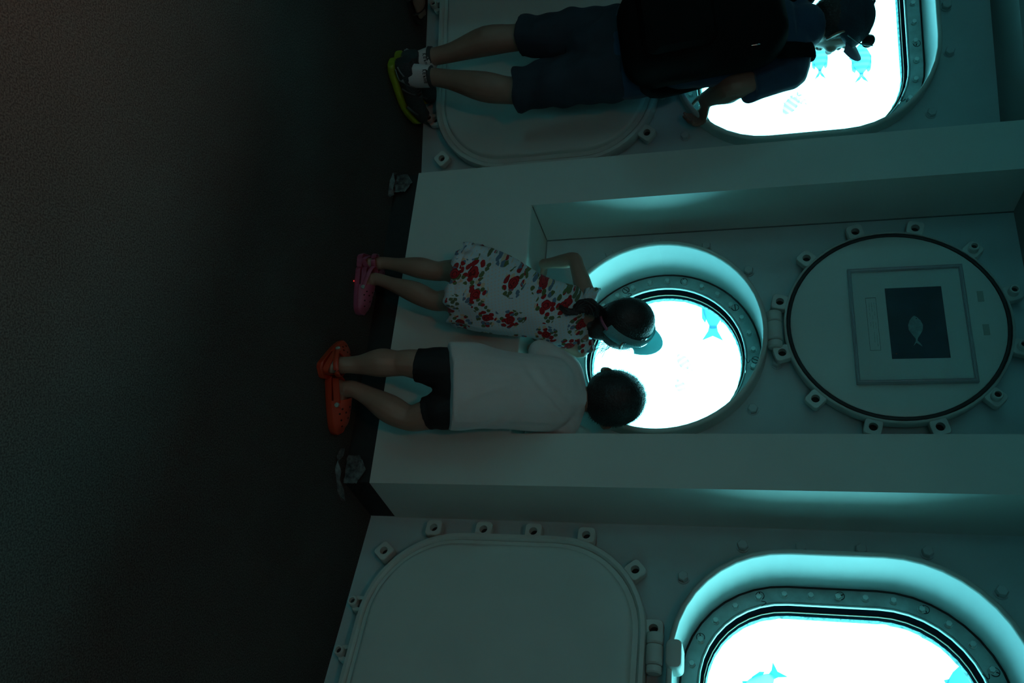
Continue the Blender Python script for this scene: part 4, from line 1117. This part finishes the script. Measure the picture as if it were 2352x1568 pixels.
    for k in range(26):   # fine stray hair at the neck, lit by the window
        s0 = at(rnd.uniform(1384, 1412), rnd.uniform(780, 800), 2.79); pts = [s0]
        d_ = V(rnd.uniform(.15, .6), .1, rnd.uniform(-.8, -.25))
        for i in range(3): pts.append(pts[-1] + d_ * rnd.uniform(.010, .018)); d_ = d_ + V(rnd.gauss(0, .2), 0, rnd.gauss(0, .25) - .1)
        mb.tube(pts, [.0007] * 4, n=4, samples=3)
    mb.build('hair', M['hair'], root, off, smooth='all', label='black hair tied in a curly ponytail')
    # visor: band round the head, strap at the nape, brim
    def ring(th, z, g=1.0): return hc + r * (hb * 1.14 * g * math.sin(th)) + f * (hl * 1.13 * g * math.cos(th)) + u * z
    mb = MB(); A = [-2.75 + k * (5.3 / 40) for k in range(41)]
    zc = lambda th: .006 + .016 * math.cos(th)
    rows = [[ring(th, zc(th) + dz, g) for th in A] for dz, g in ((-.021, 1.0), (0, 1.03), (.021, .97), (.021, .95), (0, 1.0), (-.021, .97))]
    nA = len(A); fs = [(q * nA + k, q * nA + k + 1, ((q + 1) % 6) * nA + k + 1, ((q + 1) % 6) * nA + k) for q in range(6) for k in range(nA - 1)]
    fs += [tuple(q * nA for q in range(6)), tuple(q * nA + nA - 1 for q in range(6))]
    mb.add([p for row in rows for p in row], fs)
    vis = mb.build('visor', M['visor'], root, off, smooth='all', label='pale blue open-topped sun visor')
    mb = MB(); L1 = []
    for k in range(17):
        a = PI * (k / 16 - .5) * .86; ri = ring(a, zc(a) - .012, 1.04); ro = ri + f * (.066 * math.cos(a) ** .6) - u * (.010 + .012 * math.sin(a) ** 2)
        L1.append((ri, ri.lerp(ro, .5) + u * .003, ro))
    vs = [p for t in L1 for p in t] + [p - u * .003 for t in L1 for p in t]; n3 = len(L1) * 3; fs = []
    for k in range(16):
        for j in (0, 1):
            q = (k * 3 + j, k * 3 + j + 1, k * 3 + j + 4, k * 3 + j + 3); fs.append(q); fs.append(tuple(i + n3 for i in q)[::-1])
        fs.append((k * 3 + 2, k * 3 + 5, k * 3 + 5 + n3, k * 3 + 2 + n3)); fs.append((k * 3, k * 3 + 3, k * 3 + 3 + n3, k * 3 + n3))
    mb.add(vs, fs); mb.build('brim', M['visor'], vis, off, smooth=60)
    mb = MB(); B = [2.5 + k * ((2 * PI - 5.2) / 10) for k in range(11)]
    mb.tube([ring(th, zc(th), 1.03) for th in B], [(.0025, .0085)] * 11, n=8, side=None, samples=2); mb.build('visor_strap', M['pinkstrap'], vis, off, smooth='all', label='pink strap')
    for th in (1.15, 1.75):
        mb = MB(); c = ring(th, zc(th), 1.06); nn = (r * math.sin(th) + f * math.cos(th)).normalized(); t_ = nn.cross(u)
        mb.loft([[c + nn * q + (t_ * math.cos(k * PI / 6) + u * math.sin(k * PI / 6)) * g for k in range(12)] for q, g in ((-.001, .005), (.0015, .005), (.002, .003), (.0, .0025))]); mb.build('eyelet', M['chrome'], vis, off, smooth=40)
    dL = V(math.cos(deg(78)), math.sin(deg(78)), 0); dR = V(math.cos(deg(-8)), math.sin(deg(-8)), 0)
    clog(root, V(anL.x, anL.y, 0) - dL * .045, deg(78), .175, 'pink', off); clog(root, V(anR.x, anR.y, 0) - dR * .045, deg(-8), .168, 'pink', off)
build_girl()

# ---------------------------------------------------------------- the boy
def build_boy():
    base = V(.10, 2.45, 0)
    root = empty('person', base, 0, 'boy in white T-shirt, black shorts and orange clogs, leaning into the niche', 'person'); off = base
    pel, waist, chest, neckb = at(1085, 888, 2.47), at(1160, 893, 2.53), at(1275, 908, 2.63), at(1338, 916, 2.68)
    shL, shR = at(1308, 850, 2.67), at(1300, 972, 2.66)
    elL, wrL = at(1248, 812, 2.68), at(1222, 800, 2.80)
    elR, wrR = at(1235, 1002, 2.70), at(1215, 985, 2.78)
    knL, knR = at(925, 834, 2.44), at(948, 958, 2.45)
    anL, anR = at(800, 838, 2.42), at(812, 893, 2.455)
    hc = at(1405, 914, 2.73); ax = axes((.06, .88, .42), (0, -.40, .9))
    hb, hl, hh = .086, .094, .102
    side = (shR - shL).normalized()
    mb = MB()
    mb.tube([pel, waist, chest, neckb], [(.088, .072), (.084, .068), (.098, .068), (.04, .038)], n=18, side=side)
    mb.tube([neckb - V(0, 0, .03), neckb.lerp(hc, .4), hc - ax[2] * .03], [.042, .042, .046], n=14)
    mb.tube([shL, chest.lerp(neckb, .5), shR], [.036, .044, .036], n=12)
    head(mb, hc, ax, hb, hl, hh)
    arm(mb, shL, elL, wrL, .034, .027, .024, .019); arm(mb, shR, elR, wrR, .034, .027, .024, .019)
    hand(mb, wrL, (.1, .95, -.15), (0, -.2, 1), (1, 0, 0), .115, curl=(8, 10, 12)); hand(mb, wrR, (-.2, .95, -.1), (0, -.2, 1), (-1, 0, 0), .115, curl=(8, 10, 12))
    for h_, k_, a_, ox in ((pel - side * .045, knL, anL, -.004), (pel + side * .045, knR, anR, .006)):
        c_ = k_.lerp(a_, .38) + V(ox, -.008, 0)
        mb.tube([h_, h_.lerp(k_, .5), k_ + V(0, 0, .02), k_ - V(0, 0, .02), c_, k_.lerp(a_, .75), a_, a_ - V(0, 0, .02)], [.062, .056, .044, .041, .046, .032, .027, .028], n=14, samples=4)
    yL, yR = deg(112), deg(8)
    for an_, yaw in ((anL, yL), (anR, yR)):
        d_ = V(math.cos(yaw), math.sin(yaw), 0); hl_ = V(an_.x, an_.y, .012) - d_ * .036
        foot(mb, hl_, hl_ + d_ * .155, an_, .056, .048)
    skinned(mb, 'body', M['skin_kid'], root, .0036, 4, off=off)
    eyes(root, hc, ax, hb, hl, hh, off)
    mb = MB(); mb.tube([pel - V(0, 0, .05), pel, pel + V(0, 0, .02)], [(.095, .078), (.102, .080), (.094, .072)], n=20, side=side)
    for h_, k_ in ((pel - side * .045, knL), (pel + side * .045, knR)):
        d_ = (k_ - h_).normalized(); e_ = k_ - d_ * .045
        mb.tube([h_, h_.lerp(k_, .5), e_ - d_ * .02, e_], [(.072, .074), (.066, .066), (.055, .056), (.054, .055)], n=18, side=side, capround=False)
    skinned(mb, 'shorts', M['black_short'], root, .0045, 3, off=off)
    # T-shirt
    hemc = at(1030, 888, 2.435); mb = MB()
    mb.tube([hemc, hemc.lerp(pel, .35), hemc.lerp(pel, .95), waist, chest, chest.lerp(neckb, .7)], [(.136, .105), (.138, .108), (.136, .108), (.122, .100), (.118, .084), (.065, .055)], n=26, side=side, capround=False)
    mb.tube([shL, chest.lerp(neckb, .6), shR], [.044, .052, .044], n=14)
    for s_, e_ in ((shL, elL), (shR, elR)):
        mb.tube([s_, s_.lerp(e_, .5), e_, e_.lerp(wrL if s_ is shL else wrR, .12)], [.046, .046, .043, .044], n=16, capround=False)
    mb.tube([chest.lerp(neckb, .6), neckb - V(0, 0, .008)], [.056, .050], n=18, capround=False)
    B = V(0, -.09, 0)
    lines = [(at(1225, 830, 2.60), at(1330, 985, 2.60), .010, -.006), (at(1240, 850, 2.55), at(1290, 960, 2.56), .010, .003), (at(1090, 985, 2.42), at(1150, 965, 2.44), .008, -.004), (at(1120, 985, 2.43), at(1190, 950, 2.48), .008, .004),
             (at(1060, 920, 2.33), at(1200, 870, 2.44), .014, .004), (at(1140, 975, 2.44), at(1300, 985, 2.6), .010, -.004), (at(1045, 800, 2.36), at(1045, 980, 2.36), .006, .0012)]
    skinned(mb, 'tshirt', M['white_tee'], root, .0045, 4, creases(lines), off)
    r, f, u = ax; mb = MB()
    def hs(x, y, z):
        if y > .55: y = .55 + (y - .55) * .4
        if z < -.35: z = -.35 + (z + .35) * .55
        return x, y, z
    mb.ball(hc - f * .003 + u * .006, (hb * 1.08, hl * 1.08, hh * 1.06), ax, 34, 24, shape=hs)
    hair_strands(mb, hc + u * .005, ax, (hb * 1.06, hl * 1.06, hh * 1.05), 2600, .011, lambda v: v.y < .6 and v.z > -.45, seed=6, droop=.1, thick=.0006)
    mb.build('hair', M['hair'], root, off, smooth='all', label='short black hair')
    dL = V(math.cos(yL), math.sin(yL), 0); dR = V(math.cos(yR), math.sin(yR), 0)
    clog(root, V(anL.x, anL.y, 0) - dL * .048, yL, .185, 'orange', off); clog(root, V(anR.x, anR.y, 0) - dR * .048, yR, .195, 'orange', off, strap_up=False)
build_boy()

# ---------------------------------------------------------------- visitor at the picture's edge: only a sandalled foot is in view
def build_visitor():
    base = V(-1.52, 3.16, 0)
    root = empty('person', base, 0, 'visitor at the picture\'s edge, only a brown foot in a dark sandal in view', 'person'); off = base
    toe, heel = V(-1.372, 3.315, 0.012), V(-1.50, 3.12, .012); f = (toe - heel).normalized(); s = f.cross(V(0, 0, 1)).normalized()
    anR = heel + f * .055 + V(0, 0, .09); anL = anR + V(-.20, -.02, 0)
    pel = V(-1.66, 3.05, .84); chest = V(-1.68, 3.08, 1.2); neckb = V(-1.68, 3.1, 1.36); hc = V(-1.67, 3.13, 1.50)
    side = V(1, 0, 0); ax = axes((.1, 1, 0), (0, 0, 1)); hb, hl, hh = .074, .094, .11
    mb = MB()
    mb.tube([pel, pel.lerp(chest, .5), chest, neckb], [(.15, .10), (.13, .09), (.155, .10), (.05, .05)], n=18, side=side)
    mb.tube([neckb, hc - V(0, 0, .05)], [.05, .05]); head(mb, hc, ax, hb, hl, hh)
    for sg in (-1, 1):
        S = neckb + V(.15 * sg, 0, -.06); E = S + V(.03 * sg, -.02, -.27); W_ = E + V(0, .12, -.20)
        mb.tube([neckb - V(0, 0, .05), S], [.05, .048]); arm(mb, S, E, W_, .045, .036, .032, .026); hand(mb, W_, (0, .5, -.9), (sg, 0, 0), (0, 1, 0), .175)
    for an_, sg in ((anR, 1), (anL, -1)):
        h_ = pel + V(.08 * sg, 0, -.02); k_ = h_.lerp(an_, .52) + V(0, .02, 0)
        mb.tube([h_, h_.lerp(k_, .5), k_, k_.lerp(an_, .35), k_.lerp(an_, .75), an_], [.08, .07, .052, .050, .036, .032], n=14)
        hh_ = heel if sg == 1 else heel + V(-.20, -.02, 0); foot(mb, hh_, hh_ + f * .235, an_, .085, .075)
        for k in range(5):
            b = hh_ + f * (.215 - .006 * k * k * .6) + s * (-(.030) + .0165 * k) * (1 if sg == 1 else 1) + V(0, 0, .016); mb.tube([b - f * .02, b, b + f * (.022 - .002 * k)], [.010 - .0008 * k, .0095 - .0008 * k, .008 - .0008 * k], n=8)
    skinned(mb, 'body', M['skin'], root, .0052, 3, off=off)
    eyes(root, hc, ax, hb, hl, hh, off)
    mb = MB(); mb.tube([pel - V(0, 0, .05), pel, pel + V(0, 0, .1)], [(.165, .115), (.17, .12), (.15, .11)], n=18, side=side)
    for sg, an_ in ((1, anR), (-1, anL)):
        h_ = pel + V(.08 * sg, 0, -.02); k_ = h_.lerp(an_, .5) + V(0, .01, 0); mb.tube([h_, h_.lerp(k_, .6), k_], [.10, .085, .075], n=16, capround=False)
    skinned(mb, 'shorts', M['trouser'], root, .0065, 3, off=off)
    mb = MB(); mb.tube([pel + V(0, 0, .02), pel.lerp(chest, .5), chest, neckb - V(0, 0, .02)], [(.175, .125), (.15, .108), (.17, .115), (.07, .065)], n=20, side=side, capround=False)
    for sg in (-1, 1):
        S = neckb + V(.15 * sg, 0, -.06); mb.tube([neckb - V(0, 0, .05), S, S + V(.025 * sg, -.02, -.17)], [.062, .06, .058], n=14, capround=False)
    skinned(mb, 'tshirt', M['shoe_grey'], root, .0065, 3, off=off)
    mb = MB(); mb.ball(hc - V(0, .012, -.008), (hb * 1.1, hl * 1.02, hh * 1.02), ax, 24, 16, shape=lambda x, y, z: (x, min(y, .4), max(z, -.5))); mb.build('hair', M['hair'], root, off, smooth='all')
    for sg in (1, -1):
        h0 = heel if sg == 1 else heel + V(-.20, -.02, 0); h0 = V(h0.x, h0.y, 0)
        def W_(t): return .034 + .014 * t - (.03 * ((t - .85) / .15) ** 2 if t > .85 else 0) - (.012 * ((.12 - t) / .12) ** 2 if t < .12 else 0)
        n = 16; ol = [h0 - f * .012 + f * (.262 * i / n) + s * W_(i / n) for i in range(n + 1)] + [h0 - f * .012 + f * (.262 * i / n) - s * W_(i / n) for i in range(n, -1, -1)]
        mb = MB(); mb.loft([[p + V(0, 0, .0006) for p in ol], [p + V(0, 0, .016) for p in ol]], 0, True, True); sd = mb.build('sandal', M['sandal'], root, off, smooth=40)
        mb = MB()
        for t, hz in ((.18, .042), (.11, .062)):
            pts = [h0 + f * t + s * (.052 * math.cos(a)) + V(0, 0, .010 + hz * math.sin(a)) for a in [PI * k / 8 for k in range(9)]]; mb.tube(pts, [(.003, .011)] * 9, n=8, side=f.cross(V(0, 0, 1)).cross(f) if False else None, samples=2)
        mb.build('sandal_strap', M['sandal'], sd, off, smooth='all')
build_visitor()

# ================================================================== fish outside
def fish(pos, length, headdir, up, height, m, label, name='fish', forked=True, plain=False, finmat=None, group=None, yawd=0):
    """pos = centre; local +X = head; built along local axes then oriented"""
    root = empty(name, pos, 0, label, 'fish', group)
    h = Vector(headdir).normalized(); u = Vector(up); u = (u - h * u.dot(h)).normalized(); r = h.cross(u)
    root.matrix_world = Matrix(((h.x, -r.x, u.x, pos[0]), (h.y, -r.y, u.y, pos[1]), (h.z, -r.z, u.z, pos[2]), (0, 0, 0, 1)))
    L = length; H = height
    mb = MB(); secs = [(.50, .02), (.47, .16), (.42, .34), (.34, .60), (.22, .86), (.08, 1.0), (-.06, .96), (-.18, .74), (-.27, .45), (-.33, .24), (-.37, .16)]
    if plain: secs = [(.50, .03), (.47, .22), (.40, .48), (.28, .78), (.12, .98), (-.04, 1.0), (-.20, .80), (-.30, .52), (-.36, .32), (-.40, .26)]
    mb.loft([[V(x * L, H * .5 * k * .34 * math.cos(t * PI / 8), H * .5 * k * math.sin(t * PI / 8)) for t in range(16)] for x, k in secs], 0, True, True)
    mb.build('fish_body', m, root, smooth='all')
    def fin(nm, pts, th=.0012):
        tri = tessellate_polygon([[V(a, b, 0) for a, b in pts]]); mb = MB()
        for y_ in (-th, th): mb.add([V(a * L, y_, b * H) for a, b in pts], tri)
        k = len(pts); mb.add([V(a * L, y_, b * H) for y_ in (-th, th) for a, b in pts], [(i, (i + 1) % k, k + (i + 1) % k, k + i) for i in range(k)])
        mb.build(nm, finmat or m, root)
    fin('tail_fin', [(-.34, .08), (-.42, .10), (-.50, .22), (-.60, .34), (-.52, .10), (-.45, .0), (-.52, -.10), (-.60, -.34), (-.50, -.22), (-.42, -.10), (-.34, -.08)] if forked else [(-.36, .15), (-.44, .2), (-.56, .42), (-.50, 0), (-.56, -.42), (-.44, -.2), (-.36, -.15)])
    fin('dorsal_fin', [(.24, .40), (.12, .52), (-.10, .52), (-.27, .46), (-.32, .34), (-.24, .26), (0, .44)])
    fin('anal_fin', [(.02, -.44), (-.10, -.50), (-.26, -.47), (-.32, -.34), (-.24, -.26)])
    fin('pelvic_fin', [(.16, -.42), (.10, -.62), (.02, -.46)])
    return root
m1 = fish_mat('sergeant_near', (.30, .52, .66), (.48, .72, .82), 38)
m2 = fish_mat('sergeant_hazed', (.62, .92, .95), (.95, 1, 1), 38, .9)  # water haze over the distance is put into these paler skin colours
m3 = fish_mat('hazed_fish', (.80, .95, .95), (1, 1, 1), 38, .9)  # whiter again: the veil of water painted into the colour
m4 = fish_mat('blue_fish', (.28, .52, .70), (0, 0, 0), 0)
m5 = fish_mat('parrot_body', (.55, .90, .62), (0, 0, 0), 0); m5f = fish_mat('parrot_fin', (.22, .50, .72), (0, 0, 0), 0)
fish(at(1978, 140, 4.1), .17, (-1, .15, .03), (0, 0, 1), .082, m1, 'striped fish outside the left window, at the man\'s cap brim')
fish(at(1882, 132, 4.1), .17, (-1, .1, .0), (0, 0, 1), .068, m1, 'striped fish outside the left window, below the man\'s chin')
fish(at(1817, 240, 4.6), .125, (.72, .2, -.62), (.5, 0, .7), .062, m2, 'faint striped fish outside the left window, above the man\'s elbow')
fish(at(1842, 232, 5.2), .085, (-.5, .3, -.5), (-.3, 0, .7), .035, m3, 'faint small fish outside the left window, just beside a striped one')
fish(at(1640, 688, 3.9), .34, (-1, .3, .05), (0, 0, 1), .105, m4, 'pale blue fish passing behind the top left of the porthole', forked=False, plain=True)
fish(at(1570, 832, 4.2), .10, (-.72, .2, -.5), (-.4, 0, .8), .050, m3, 'faint striped fish in the middle of the porthole')
fish(at(1562, 886, 4.6), .085, (.85, .2, .3), (0, 0, 1), .050, m3, 'faint small fish near the bottom of the porthole')
fish(at(1738, 1580, 3.0), .20, (.72, .2, -.72), (.6, 0, .7), .075, m5, 'green and blue fish diving outside the right window', forked=False, plain=True, finmat=m5f)
fish(at(2205, 1590, 3.0), .19, (-.6, .2, .2), (.2, 0, 1), .085, m4, 'pale blue fish at the upper corner of the right window', forked=False, plain=True)
